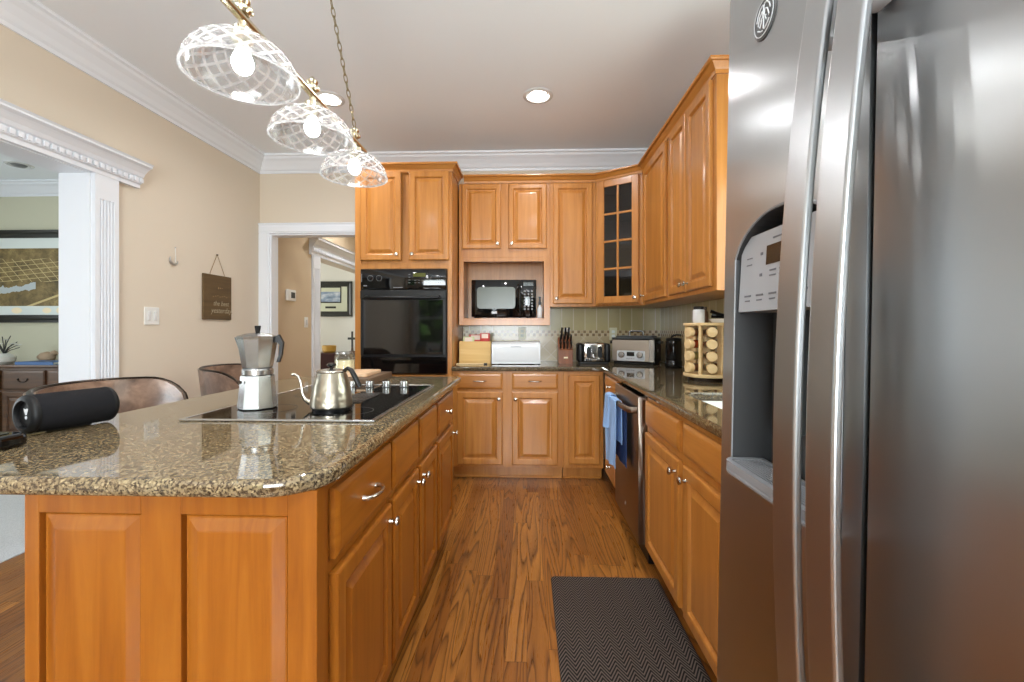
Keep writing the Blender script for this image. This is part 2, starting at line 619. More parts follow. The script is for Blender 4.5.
# ------------------------------------------------------------------ mesh helpers
class MB:
    def __init__(s):
        s.bm = bmesh.new()

    def add(s, tmp, mtx=None, smooth=False):
        if mtx is not None:
            bmesh.ops.transform(tmp, matrix=mtx, verts=tmp.verts)
        vm = {}
        for v in tmp.verts:
            vm[v] = s.bm.verts.new(v.co)
        for f in tmp.faces:
            try:
                nf = s.bm.faces.new([vm[v] for v in f.verts])
                nf.smooth = smooth or f.smooth
            except ValueError:
                pass
        tmp.free()
        return s

    def box(s, x0, x1, y0, y1, z0, z1, b=0.0, seg=1, mtx=None):
        t = bmesh.new()
        vs = [t.verts.new(p) for p in ((x0, y0, z0), (x1, y0, z0), (x1, y1, z0), (x0, y1, z0),
                                       (x0, y0, z1), (x1, y0, z1), (x1, y1, z1), (x0, y1, z1))]
        for q in ((3, 2, 1, 0), (4, 5, 6, 7), (0, 1, 5, 4), (1, 2, 6, 5), (2, 3, 7, 6), (3, 0, 4, 7)):
            t.faces.new([vs[i] for i in q])
        if b > 0:
            bmesh.ops.bevel(t, geom=t.edges[:], offset=b, segments=seg, affect='EDGES', profile=0.5)
            if seg > 1:
                for f in t.faces:
                    f.smooth = True
        return s.add(t, mtx)

    def prism(s, pts, z0, z1, holes=(), b=0.0, seg=2, mtx=None, smooth=False):
        """polygon (x, y) extruded in z, with holes; b rounds the outer top and bottom edges"""
        t = bmesh.new()

        def loop(p, z):
            return [t.verts.new((a[0], a[1], z)) for a in p]
        if not holes:
            lo, hi = loop(pts, z0), loop(pts, z1)
            n = len(pts)
            t.faces.new(hi)
            t.faces.new(list(reversed(lo)))
            for i in range(n):
                j = (i + 1) % n
                t.faces.new((lo[i], lo[j], hi[j], hi[i]))
            caps = {v for v in lo + hi}
        else:
            for z, flip in ((z0, True), (z1, False)):
                es = []
                for p in [pts] + list(holes):
                    l = loop(p, z)
                    es += [t.edges.new((l[i], l[(i + 1) % len(l)])) for i in range(len(l))]
                r = bmesh.ops.triangle_fill(t, use_beauty=True, use_dissolve=False, edges=es)
                for f in r['geom']:
                    if isinstance(f, bmesh.types.BMFace):
                        f.normal_update()
                        if (f.normal.z < 0) != flip:
                            f.normal_flip()
            t.verts.ensure_lookup_table()
            N_ = len(t.verts) // 2
            k = 0
            for p in [pts] + list(holes):
                n = len(p)
                for i in range(n):
                    j = (i + 1) % n
                    a, bb = t.verts[k + i], t.verts[k + j]
                    c, d = t.verts[N_ + k + j], t.verts[N_ + k + i]
                    t.faces.new((a, bb, c, d))
                k += n
        bmesh.ops.recalc_face_normals(t, faces=t.faces)
        if b > 0:
            es = []
            for e in t.edges:
                if len(e.link_faces) == 2:
                    a, c = e.link_faces
                    if abs(e.verts[0].co.z - e.verts[1].co.z) < 1e-6 and abs(abs(a.normal.z) - abs(c.normal.z)) > 0.9:
                        es.append(e)
            bmesh.ops.bevel(t, geom=es, offset=b, segments=seg, affect='EDGES', profile=0.5, clamp_overlap=True)
        if smooth:
            for f in t.faces:
                f.smooth = abs(f.normal.z) < 0.999
        return s.add(t, mtx)

    def lathe(s, prof, seg=24, mtx=None, smooth=True, disp=None):
        """profile [(r, z)] turned about z; disp(u, v) adds to the radius"""
        t = bmesh.new()
        rings = []
        m = len(prof)
        for k, (r, z) in enumerate(prof):
            if r < 1e-6:
                rings.append([t.verts.new((0, 0, z))])
            else:
                ring = []
                for i in range(seg):
                    a = 2 * PI * i / seg
                    rr = r + (disp(i / seg, k / (m - 1)) if disp else 0)
                    ring.append(t.verts.new((rr * math.cos(a), rr * math.sin(a), z)))
                rings.append(ring)
        for a, b in zip(rings, rings[1:]):
            for i in range(seg):
                j = (i + 1) % seg
                if len(a) == 1 and len(b) == 1:
                    continue
                if len(a) == 1:
                    f = t.faces.new((a[0], b[j], b[i]))
                elif len(b) == 1:
                    f = t.faces.new((a[i], a[j], b[0]))
                else:
                    f = t.faces.new((a[i], a[j], b[j], b[i]))
                f.smooth = smooth
        bmesh.ops.recalc_face_normals(t, faces=t.faces)
        return s.add(t, mtx)

    def tube(s, pts, r, seg=10, caps=True, mtx=None, flat=1.0, up=None):
        """round (or flattened) bar along pts; r a number or one radius per point"""
        t = bmesh.new()
        P = [Vector(p) for p in pts]
        n = len(P)
        R = [r] * n if isinstance(r, (int, float)) else r
        rings = []
        prev = None
        for i in range(n):
            d = (P[min(i + 1, n - 1)] - P[max(i - 1, 0)]).normalized()
            if prev is None:
                ref = Vector(up) if up else (Vector((0, 0, 1)) if abs(d.z) < 0.9 else Vector((1, 0, 0)))
                u = (ref - d * ref.dot(d)).normalized()
            else:
                u = (prev - d * prev.dot(d)).normalized()
            prev = u
            w = d.cross(u)
            rings.append([t.verts.new(P[i] + u * (R[i] * math.cos(2 * PI * k / seg)) + w * (R[i] * flat * math.sin(2 * PI * k / seg)))
                          for k in range(seg)])
        for a, b in zip(rings, rings[1:]):
            for i in range(seg):
                j = (i + 1) % seg
                t.faces.new((a[i], a[j], b[j], b[i])).smooth = True
        if caps:
            t.faces.new(list(reversed(rings[0])))
            t.faces.new(rings[-1])
        bmesh.ops.recalc_face_normals(t, faces=t.faces)
        return s.add(t, mtx)

    def sweep(s, path, prof, closed=False, smooth=False, mtx=None):
        """profile [(out, z)] swept along (x, y) path with mitred corners; 'out' is to the LEFT of travel"""
        t = bmesh.new()
        P = [Vector((p[0], p[1])) for p in path]
        n = len(P)
        rings = []
        for i in range(n):
            d0 = (P[i] - P[i - 1]).normalized() if (i > 0 or closed) else None
            d1 = (P[(i + 1) % n] - P[i]).normalized() if (i < n - 1 or closed) else None
            if d0 is None: d0 = d1
            if d1 is None: d1 = d0
            n0, n1 = Vector((-d0.y, d0.x)), Vector((-d1.y, d1.x))
            mvec = (n0 + n1)
            mvec = mvec / max(mvec.dot(n0), 1e-6)
            rings.append([t.verts.new((P[i].x + mvec.x * o, P[i].y + mvec.y * o, z)) for o, z in prof])
        m = len(prof)
        for i in range(n if closed else n - 1):
            a, b = rings[i], rings[(i + 1) % n]
            for k in range(m):
                q = (k + 1) % m
                t.faces.new((a[k], b[k], b[q], a[q])).smooth = smooth
        if not closed:
            t.faces.new(rings[0])
            t.faces.new(list(reversed(rings[-1])))
        bmesh.ops.recalc_face_normals(t, faces=t.faces)
        return s.add(t, mtx)

    def grid(s, fn, nu, nv, thick=None, smooth=True, mtx=None):
        """surface fn(u, v) -> point; thick(u, v) gives a second skin offset point to close it"""
        t = bmesh.new()
        A = [[t.verts.new(fn(i / nu, j / nv)) for j in range(nv + 1)] for i in range(nu + 1)]
        for i in range(nu):
            for j in range(nv):
                t.faces.new((A[i][j], A[i + 1][j], A[i + 1][j + 1], A[i][j + 1])).smooth = smooth
        if thick:
            B = [[t.verts.new(thick(i / nu, j / nv)) for j in range(nv + 1)] for i in range(nu + 1)]
            for i in range(nu):
                for j in range(nv):
                    t.faces.new((B[i][j + 1], B[i + 1][j + 1], B[i + 1][j], B[i][j])).smooth = smooth
            for i in range(nu):
                for j in (0, nv):
                    t.faces.new((A[i][j], A[i + 1][j], B[i + 1][j], B[i][j]))
            for j in range(nv):
                for i in (0, nu):
                    t.faces.new((A[i][j], A[i][j + 1], B[i][j + 1], B[i][j]))
            bmesh.ops.recalc_face_normals(t, faces=t.faces)
        return s.add(t, mtx)

    def loops(s, loops, cap0=True, cap1=True, mtx=None, smooth=False):
        """list of equal-length vertex loops skinned together"""
        t = bmesh.new()
        L = [[t.verts.new(p) for p in lp] for lp in loops]
        n = len(L[0])
        for a, b in zip(L, L[1:]):
            for i in range(n):
                j = (i + 1) % n
                t.faces.new((a[i], a[j], b[j], b[i])).smooth = smooth
        if cap0: t.faces.new(list(reversed(L[0])))
        if cap1: t.faces.new(L[-1])
        bmesh.ops.recalc_face_normals(t, faces=t.faces)
        return s.add(t, mtx)


def T(x=0, y=0, z=0, rx=0, ry=0, rz=0):
    return Matrix.Translation((x, y, z)) @ Matrix.Rotation(rz, 4, 'Z') @ Matrix.Rotation(ry, 4, 'Y') @ Matrix.Rotation(rx, 4, 'X')


def obj(name, mb, m, parent=None, label=None):
    me = bpy.data.meshes.new(name)
    mb.bm.to_mesh(me)
    mb.bm.free()
    sm = [p.use_smooth for p in me.polygons]
    if any(sm):
        me.set_sharp_from_angle(angle=math.radians(38))
        me.polygons.foreach_set('use_smooth', sm)
    if isinstance(m, str):
        m = M[m]
    me.materials.append(m)
    o = bpy.data.objects.new(name, me)
    C.objects.link(o)
    if parent is not None:
        o.parent = parent
    if label:
        o['label'] = label
    return o


def tag(o, label, cat, group=None, loc=None, rz=None, kind=None):
    o['label'] = label
    o['category'] = cat
    if group: o['group'] = group
    if kind: o['kind'] = kind
    if loc: o.location = loc
    if rz is not None: o.rotation_euler = (0, 0, rz)
    return o


def thing(name, label, cat, loc=(0, 0, 0), rz=0.0, group=None):
    o = bpy.data.objects.new(name, None)
    C.objects.link(o)
    o.empty_display_size = 0.1
    return tag(o, label, cat, group, loc, rz)


def struct(name, mb, m, label=None):
    o = obj(name, mb, m)
    o['kind'] = 'structure'
    o['label'] = label or name.replace('_', ' ')
    return o


def dup(root, label, loc=None, rz=None):
    """a copy of a thing with copies of its parts and sub-parts"""
    r = root.copy()
    C.objects.link(r)
    if loc: r.location = loc
    if rz is not None: r.rotation_euler = (0, 0, rz)
    r['label'] = label
    for ch in list(root.children):
        c = ch.copy()
        C.objects.link(c)
        c.parent = r
        for g in list(ch.children):
            d = g.copy()
            C.objects.link(d)
            d.parent = c
    return r


def rrect(x0, x1, y0, y1, r, seg=6):
    """rounded rectangle outline; r one radius or four (x0y0, x1y0, x1y1, x0y1)"""
    R = [r] * 4 if isinstance(r, (int, float)) else r
    out = []
    for (cx, cy, a0), q in zip(((x0, y0, PI), (x1, y0, 1.5 * PI), (x1, y1, 0), (x0, y1, 0.5 * PI)), R):
        if q <= 0:
            out.append((cx, cy))
            continue
        ox = cx + q if cx == x0 else cx - q
        oy = cy + q if cy == y0 else cy - q
        for k in range(seg + 1):
            a = a0 + k / seg * PI / 2
            out.append((ox + q * math.cos(a), oy + q * math.sin(a)))
    return out


def text(name, body, size, m, parent, mtx, ext=0.0006):
    cu = bpy.data.curves.new(name, 'FONT')
    cu.body = body
    cu.size = size
    cu.extrude = ext
    cu.align_x = 'CENTER'
    cu.shear = 0.25
    tmp = bpy.data.objects.new(name, cu)
    C.objects.link(tmp)
    bpy.context.view_layer.update()
    me = bpy.data.meshes.new_from_object(tmp.evaluated_get(bpy.context.evaluated_depsgraph_get()))
    bpy.data.objects.remove(tmp)
    bpy.data.curves.remove(cu)
    me.materials.clear()
    me.materials.append(M[m])
    o = bpy.data.objects.new(name, me)
    C.objects.link(o)
    o.parent = parent
    o.matrix_local = mtx
    return o


UP = T(rx=PI / 2)              # lays x-y drawings upright, facing -y

# ------------------------------------------------------------------ the room
mb = MB(); mb.box(XLO, XR + 0.1, YREAR - 0.1, 7.3, -0.1, 0)
struct('floor', mb, 'floor', 'oak strip floor')
mb = MB(); mb.box(-7.1, XLO - 0.001, YREAR - 0.1, 7.3, -0.1, 0.004)
struct('floor_dining', mb, 'carpet', 'pale carpet')
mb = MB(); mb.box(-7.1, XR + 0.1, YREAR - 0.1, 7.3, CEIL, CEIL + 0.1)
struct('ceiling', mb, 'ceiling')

# left wall: solid from the pilaster to the hall, open towards the dining room
OP0, OP1, OPZ = 0.30, 2.50, 2.14
mb = MB()
mb.box(XLO, XL, OP1, 5.15, 0, CEIL)
mb.box(XLO, XL, OP0, OP1, OPZ, CEIL)
mb.box(XLO, XL, YREAR, OP0, 0, CEIL)
mb.box(XLO, XL, 5.15, 7.2, 2.09, CEIL)
struct('wall_left', mb, 'wall')
DX0, DX1, DZ = -2.455, -1.52, 2.122
mb = MB()
mb.box(XL + .001, DX0, YB, YB + .10, 0, CEIL)
mb.box(DX1, XR, YB, YB + .10, 0, CEIL)
mb.box(DX0, DX1, YB, YB + .10, DZ, CEIL)
struct('wall_back', mb, 'wall')
WY0, WY1, WZ0, WZ1 = 1.05, 2.12, 1.12, 2.15
mb = MB()
mb.box(XR, XR + .14, YREAR, WY0, 0, CEIL)
mb.box(XR, XR + .14, WY1, YB + .10, 0, CEIL)
mb.box(XR, XR + .14, WY0, WY1, 0, WZ0)
mb.box(XR, XR + .14, WY0, WY1, WZ1, CEIL)
struct('wall_right', mb, 'wall')


def wall_with_windows(name, x0, x1, y0, y1, wins, m):
    mb = MB()
    xs = x0
    for a, b, z0, z1 in wins:
        mb.box(xs, a, y0, y1, 0, CEIL)
        mb.box(a, b, y0, y1, 0, z0)
        mb.box(a, b, y0, y1, z1, CEIL)
        xs = b
    mb.box(xs, x1, y0, y1, 0, CEIL)
    return struct(name, mb, m)


REAR = [(-2.42, -1.80, 0.86, 2.05), (-1.15, 0.45, 0.80, 2.20)]  # second, wider opening is unseen and added to let in more light
wall_with_windows('wall_rear', -7.1, XR + .14, YREAR - .14, YREAR, REAR, 'wall')
mb = MB(); mb.box(-7.1, XLO, 4.745, 4.88, 0, CEIL)
struct('wall_dining_back', mb, 'wall_dining')
mb = MB(); mb.box(-7.1, -6.98, YREAR, 4.745, 0, CEIL)
struct('wall_dining_side', mb, 'wall_dining')
mb = MB(); mb.box(-7.1, -1.2, 7.2, 7.3, 0, CEIL)
struct('wall_far', mb, 'wall_far')
mb = MB(); mb.box(-1.32, -1.2, YB + .10, 7.2, 0, CEIL)
struct('wall_hall', mb, 'wall_hall')
mb = MB(); mb.box(XL, XL + .012, YB + .10, 5.12, 0, CEIL)
mb.box(XL, XL + .012, 5.15, 7.2, 2.29, CEIL)
struct('wall_hall_left', mb, 'wall_hall')


def window(i, w, h, mtx):
    """double-hung sash in a painted casing, local x across, z up, y outwards"""
    mb = MB()
    c = .07
    mb.box(-c, 0, -.02, .0, -c, h + c, .004, mtx=mtx)
    mb.box(w, w + c, -.02, .0, -c, h + c, .004, mtx=mtx)
    mb.box(0, w, -.02, .0, h, h + c, .004, mtx=mtx)
    mb.box(0, w, -.035, .0, -c, 0, .004, mtx=mtx)
    for (z0, z1, y) in ((0, h / 2 + .02, .05), (h / 2 - .02, h, .085)):
        mb.box(0, .045, y, y + .035, z0, z1, mtx=mtx)
        mb.box(w - .045, w, y, y + .035, z0, z1, mtx=mtx)
        mb.box(.045, w - .045, y, y + .035, z0, z0 + .045, mtx=mtx)
        mb.box(.045, w - .045, y, y + .035, z1 - .045, z1, mtx=mtx)
    o = struct('window_%d' % i, mb, 'trim', 'white double-hung window')
    mb = MB()
    mb.box(.045, w - .045, .06, .064, .045, h / 2 - .02, mtx=mtx)
    mb.box(.045, w - .045, .097, .101, h / 2 + .02, h - .045, mtx=mtx)
    p = obj('pane', mb, 'pane', o)


for i, (a, b, z0, z1) in enumerate(REAR):
    window(i + 1, b - a, z1 - z0, T(b, YREAR, z0, rz=PI))
window(3, WY1 - WY0, WZ1 - WZ0, T(XR, WY1, WZ0, rz=-PI / 2))

# crown moulding round the kitchen and the dining room
CROWN = [(0, -.19), (.012, -.19), (.016, -.165), (.03, -.15), (.045, -.12), (.075, -.075), (.10, -.05), (.108, -.03), (.125, -.022), (.125, 0), (0, 0)]
crown = [(o, CEIL + z * .78) for o, z in CROWN]
mb = MB()
mb.sweep([(XR, YB), (XL, YB), (XL, YREAR)], crown)
struct('trim_crown', mb, 'trim', 'white crown moulding')
mb = MB()
mb.sweep([(XLO, 4.745), (-6.98, 4.745), (-6.98, YREAR)], crown)
struct('trim_crown_dining', mb, 'trim', 'white crown moulding of the dining room')
base = [(0, 0), (.016, 0), (.016, .10), (.008, .13), (0, .13)]
mb = MB(); mb.sweep([(DX0 - .14, YB), (XL, YB), (XL, OP1 + .20)], base)
struct('baseboard_left', mb, 'trim')
mb = MB(); mb.sweep([(XL + .012, 5.08), (XL + .012, YB + .11)], base)
struct('baseboard_hall', mb, 'trim')
mb = MB(); mb.sweep([(-1.34, 7.2), (-6.9, 7.2)], base)
struct('baseboard_far', mb, 'trim')
mb = MB(); mb.sweep([(XLO, 4.745), (-6.98, 4.745)], [(o, z + .004) for o, z in base])
struct('baseboard_dining', mb, 'trim')

# casing of the doorway in the back wall
cas = [(-.0, -.0), (.0, .018), (.02, .022), (.03, .016), (.09, .02), (.105, .028), (.118, .028), (.118, 0)]
mb = MB()
cw = .105
for x0, x1 in ((DX0 - .105, DX0), (DX1, DX1 + .09)):
    mb.box(x0, x1, YB - .022, YB, 0, DZ, .004)
    mb.box(x0 + .012, x1 - .012, YB - .028, YB - .02, 0, DZ, .003)
mb.box(DX0 - .105, DX1 + .09, YB - .022, YB, DZ, DZ + .100, .004)
mb.box(DX0 - .105, DX1 + .09, YB - .03, YB, DZ + .085, DZ + .100, .004)
mb.box(DX0 - .09, DX1 + .07, YB - .028, YB - .02, DZ + .015, DZ + .070, .003)
mb.box(DX0, DX0 + .014, YB - .005, YB + .108, 0, DZ - .014)
mb.box(DX1 - .014, DX1, YB - .005, YB + .108, 0, DZ - .014)
mb.box(DX0, DX1, YB - .005, YB + .108, DZ - .014, DZ)
struct('trim_1', mb, 'trim', 'white casing of the back doorway')


def pilaster_opening(name, y, w, x_face, x_back, ztop, sgn_jamb, y_far, label):
    """fluted pilaster on the +x face of a wall, its smooth jamb and a dentilled entablature along the opening"""
    mb = MB()
    pts = [(y, x_face)]
    d = .026
    pts = [(0, 0), (0, d)]
    n = 5
    fw = (w - .05) / n
    for k in range(n):
        a = .025 + k * fw
        for j in range(7):
            t = j / 6
            pts.append((a + fw * .14 + fw * .72 * t, d - .014 * math.sin(PI * t)))
    pts += [(w, d), (w, 0)]
    # fluted shaft: y along the wall, x outwards
    m = Matrix(((0, 1, 0, x_face), (1, 0, 0, y), (0, 0, 1, 0), (0, 0, 0, 1)))
    mb.prism(pts, .22, ztop - .15, mtx=m)
    mb.box(x_face, x_face + d, y, y + w, ztop - .15, ztop)
    mb.box(x_face, x_face + d + .012, y - .002, y + w + .012, 0, .22, .004)
    mb.box(x_back - .02, x_face + .001, y - .012, y, 0, ztop)      # smooth jamb
    o = struct(name, mb, 'trim', label)
    return o


pilaster_opening('trim_2', OP1, .15, XL, XLO, OPZ, 1, 0, 'white fluted pilaster of the dining room opening')
pilaster_opening('trim_3', 5.13, .165, XL + .012, XLO, 2.09, 1, 0, 'white fluted pilaster in the hall')


def entablature(name, xf, ya, yb, z0, z1, label):
    mb = MB()
    h = z1 - z0
    prof = [(0, z0), (.03, z0), (.03, z0 + .16 * h), (.042, z0 + .2 * h), (.042, z0 + .42 * h), (.055, z0 + .47 * h), (.065, z0 + .6 * h),
            (.085, z0 + .74 * h), (.095, z0 + .80 * h), (.115, z0 + .86 * h), (.115, z0 + .93 * h), (.125, z1), (0, z1)]
    # along the wall towards -y keeps 'out' on the +x side, with returns at the end
    mb.sweep([(xf, yb), (xf, ya)], [(o, z) for o, z in prof])
    k = ya + .01
    while k < yb - .01:
        mb.box(xf + .04, xf + .056, k, k + .022, z0 + .22 * h, z0 + .40 * h)
        k += .038
    return struct(name, mb, 'trim', label)


entablature('trim_4', XL, OP0 - .2, OP1 + .295, OPZ - .008, 2.28, 'white dentilled head moulding of the dining room opening')
entablature('trim_5', XL + .012, 5.06, 7.15, 2.09, 2.29, 'white head moulding of the hall opening')
mb = MB()
mb.box(XLO - .02, XL + .001, OP0, OP1, OPZ - .012, OPZ)
mb.box(XLO - .02, XL + .02, OP0 - .17, OP0, 0, OPZ)
struct('trim_6', mb, 'trim', 'white soffit of the dining room opening')

# backsplash tiles
mb = MB(); mb.box(-.598, XR - .012, YB - .011, YB - .001, .916, 1.42)
struct('backsplash_wall_back', mb, 'tile_x', 'tiled backsplash')
mb = MB(); mb.box(XR - .011, XR - .001, .80, YB - .012, .916, 1.10)
mb.box(XR - .011, XR - .001, WY1 + .09, YB - .012, 1.10, 1.42)
struct('backsplash_wall_right', mb, 'tile_y', 'tiled backsplash')

# ------------------------------------------------------------------ cabinets
def ring(w, h, i, y):
    return [(i, y, i), (w - i, y, i), (w - i, y, h - i), (i, y, h - i)]


def panel_mb(w, h, x0=0, z0=0, y0=0, rail=.056, t=.02, mtx=None):
    """raised-panel door lying in y = y0-t .. y0"""
    L = [ring(w, h, 0, 0), ring(w, h, 0, -t + .006), ring(w, h, .004, -t + .0015), ring(w, h, .009, -t), ring(w, h, rail - .012, -t),
         ring(w, h, rail - .006, -t + .003), ring(w, h, rail, -t + .013), ring(w, h, rail + .006, -t + .0135),
         ring(w, h, rail + .030, -t + .002), ring(w, h, rail + .034, -t + .0015)]
    mb = MB()
    mm = T(x0, y0, z0)
    if mtx is not None:
        mm = mtx @ mm
    return mb.loops(L, mtx=mm)


def drawer_mb(w, h, x0=0, z0=0, y0=0, t=.02):
    L = [ring(w, h, 0, 0), ring(w, h, 0, -t + .007), ring(w, h, .006, -t + .0035), ring(w, h, .012, -t + .001), ring(w, h, .020, -t)]
    return MB().loops(L, mtx=T(x0, y0, z0))


def knob_mb(x, z, y):
    mb = MB()
    mb.lathe([(0, 0), (.007, 0), (.006, .004), (.005, .012), (.012, .018), (.0155, .023), (.0145, .028), (.008, .031), (0, .032)], 16,
             T(x, y, z, rx=PI / 2))
    return mb


def pull_mb(x, z, y, L=.096):
    mb = MB()
    pts = [(x - L / 2, y, z), (x - L / 2, y - .012, z), (x - L * .42, y - .022, z), (x - L * .25, y - .029, z), (x, y - .032, z),
           (x + L * .25, y - .029, z), (x + L * .42, y - .022, z), (x + L / 2, y - .012, z), (x + L / 2, y, z)]
    mb.tube(pts, [.0075, .006, .0055, .005, .0048, .005, .0055, .006, .0075], 10)
    return mb


def add_door(p, x, z, w, h, knob=None, m='maple', y=-.001, rail=.056):
    d = obj('door', panel_mb(w, h, x, z, y, rail), m, p)
    if knob:
        obj('knob', knob_mb(x + knob[0], z + knob[1], y - .02), 'nickel', d)
    return d


def add_drawer(p, x, z, w, h, pull=None, m='maple_h', y=-.001, name='drawer'):
    d = obj(name, drawer_mb(w, h, x, z, y), m, p)
    if pull == 'pull':
        obj('pull_handle', pull_mb(x + w / 2, z + h / 2, y - .02), 'nickel', d)
    elif pull == 'knob':
        obj('knob', knob_mb(x + w / 2, z + h / 2, y - .02), 'nickel', d)
    return d


def carcass(p, w, d, z0, z1, m='maple', toe=True, x0=0, cut=None):
    mb = MB()
    if toe:
        mb.box(x0, x0 + w, 0, d, .105, z1, .0015)
        mb.box(x0 + .002, x0 + w - .002, .075, d - .005, 0.0, .105)
        mb.box(x0 + .002, x0 + w - .002, .062, .075, 0.0, .018, .004)
    else:
        mb.box(x0, x0 + w, 0, d, z0, z1, .0015)
    return obj('body', mb, m, p)


CROWNC = [(0, 0), (.008, 0), (.010, .018), (.018, .026), (.034, .048), (.046, .048), (.050, .054), (.050, .064), (0, .064)]


def cab_crown(p, path, z, m='maple_h'):
    """path runs with the room on its LEFT"""
    mb = MB()
    mb.sweep(path, [(o, z + q) for o, q in CROWNC])
    return obj('crown', mb, m, p)


BZ = .876      # top of base cabinets
YF = 3.52      # front of the back run
XF = .61       # front of the right run
UZ0, UZ1 = 1.405, 2.478
YU = 3.82
RUN = 'fitted wall cabinets'
BASE = 'base cabinets under the wall-side worktop'

# --- tall oven cabinet
ox0, ox1 = -1.393, -.603
w = ox1 - ox0
t = thing('oven_cabinet', 'tall honey maple cabinet housing the black wall oven beside the doorway', 'cabinet', (ox0, YF, 0))
mb = MB()
mb.box(0, w, .02, .60, .105, .84, .0015)
mb.box(0, w, .02, .60, 1.71, 2.478, .0015)
mb.box(0, .048, .02, .60, .84, 1.71)
mb.box(w - .048, w, .02, .60, .84, 1.71)
mb.box(.048, w - .048, .58, .60, .84, 1.71)
for a, b, z0, z1 in ((0, .05, .105, 2.478), (w - .05, w, .105, 2.478), (.05, w - .05, 1.70, 1.745), (.05, w - .05, .80, .845), (.05, w - .05, 2.47, 2.478)):
    mb.box(a, b, 0, .02, z0, z1, .001)
mb.box(.002, w - .002, .075, .59, 0, .105)
obj('body', mb, 'maple', t)
d = add_door(t, .049, 1.766, .331, .715, (.331 - .03, .045))
d = add_door(t, .444, 1.766, .323, .715, (.03, .045))
add_drawer(t, .03, .14, w - .06, .62, None, 'maple')
cab_crown(t, [(w, .31), (w, 0), (0, 0), (0, .60)][::-1] if False else [(0, .60), (0, 0), (w, 0), (w, .30)][::-1], 2.478)
oven_x0, oven_x1 = -1.338, -.638

# --- microwave cabinet
x0, x1 = -.592, .199
w = x1 - x0
t = thing('microwave_cabinet', 'honey maple wall cabinet with two doors above an open microwave niche', 'cabinet', (x0, YU, 0), group=None)
mb = MB()
D_ = .30
mb.box(0, w, 0, D_, 1.835, UZ1, .0015)
mb.box(0, .04, 0, D_, 1.245, 1.835, .001)
mb.box(w - .052, w, 0, D_, 1.245, 1.835, .001)
mb.box(.04, w - .052, 0, D_, 1.245, 1.290, .001)
mb.box(.04, w - .052, .012, D_, 1.2895, 1.308, .002)
mb.box(.04, w - .052, D_ - .012, D_, 1.308, 1.835)
mb.box(.04, w - .052, -.0, .018, 1.80, 1.835)
obj('body', mb, 'maple', t)
add_door(t, .028, 1.908, .337, .562, (.337 - .028, .04), rail=.05)
add_door(t, .432, 1.908, .329, .562, (.028, .04), rail=.05)
cab_crown(t, [(w, 0), (.044, 0)], UZ1)

# --- single-door wall cabinet
x0b, x1b = .200, .592
w = x1b - x0b
t = thing('wall_cabinet', 'honey maple wall cabinet with one tall door between microwave niche and glass corner cabinet', 'cabinet', (x0b, YU, 0), group=RUN)
carcass(t, w, .30, UZ0, UZ1, toe=False)
add_door(t, .024, 1.430, .339, 1.042, (.03, .045))
cab_crown(t, [(w, 0), (0, 0)], UZ1)

# --- diagonal corner cabinet with glass door
A_, B_ = Vector((x1b + .001, YU)), Vector((.935, 3.60))
dv = B_ - A_
ang = math.atan2(dv.y, dv.x)
Lw = dv.length
t = thing('corner_cabinet', 'honey maple corner wall cabinet with a small-paned glass door', 'cabinet', (A_.x, A_.y, 0), rz=ang)


def to_loc(px, py):
    q = Vector((px - A_.x, py - A_.y))
    return (q.x * math.cos(-ang) - q.y * math.sin(-ang), q.x * math.sin(-ang) + q.y * math.cos(-ang))


poly = [to_loc(*p) for p in ((A_.x, A_.y), (B_.x, B_.y), (XR - .013, B_.y), (XR - .013, YB - .013), (A_.x, YB - .013))]
mb = MB()
mb.prism(poly, UZ0, UZ0 + .02)
mb.prism(poly, UZ1 - .02, UZ1)
for i in range(1, 5):
    a, b = Vector(poly[i]), Vector(poly[(i + 1) % 5])
    n_ = Vector((-(b - a).y, (b - a).x)).normalized() * .012
    mb.prism([tuple(a), tuple(b), tuple(b + n_), tuple(a + n_)], UZ0 + .02, UZ1 - .02)
mb.box(0, .035, 0, .02, UZ0, UZ1)
mb.box(Lw - .035, Lw, 0, .02, UZ0, UZ1)
mb.box(.035, Lw - .035, 0, .02, UZ1 - .045, UZ1)
mb.box(.035, Lw - .035, 0, .02, UZ0, UZ0 + .035)
obj('body', mb, 'maple', t)
shelf_poly = [to_loc(*p) for p in ((A_.x + .03, A_.y + .05), (B_.x, B_.y + .06), (XR - .03, B_.y + .06), (XR - .03, YB - .03), (A_.x + .03, YB - .03))]
for z in (1.70, 1.96, 2.21):
    mb = MB(); mb.prism(shelf_poly, z, z + .012)
    obj('shelf', mb, 'maple_in', t)
mb = MB()
dw, dz0, dh = Lw - .05, 1.430, 1.042
X0 = .025
r = .058
mb.box(X0, X0 + r, -.021, -.001, dz0, dz0 + dh, .003)
mb.box(X0 + dw - r, X0 + dw, -.021, -.001, dz0, dz0 + dh, .003)
mb.box(X0 + r, X0 + dw - r, -.021, -.001, dz0, dz0 + r, .003)
mb.box(X0 + r, X0 + dw - r, -.021, -.001, dz0 + dh - r, dz0 + dh, .003)
gx0, gx1, gz0, gz1 = X0 + r, X0 + dw - r, dz0 + r, dz0 + dh - r
mb.box((gx0 + gx1) / 2 - .009, (gx0 + gx1) / 2 + .009, -.019, -.003, gz0, gz1, .003)
for k in (1, 2, 3):
    zz = gz0 + (gz1 - gz0) * k / 4
    mb.box(gx0, gx1, -.018, -.004, zz - .009, zz + .009, .003)
d = obj('door', mb, 'maple', t)
mb = MB(); mb.box(gx0, gx1, -.011, -.009, gz0, gz1)
obj('glass', mb, 'cab_pane', d, 'dark reflecting glass panes')
obj('knob', knob_mb(X0 + dw - .028, dz0 + .04, -.021), 'nickel', d)
cab_crown(t, [(Lw, 0), (0, 0)], UZ1)
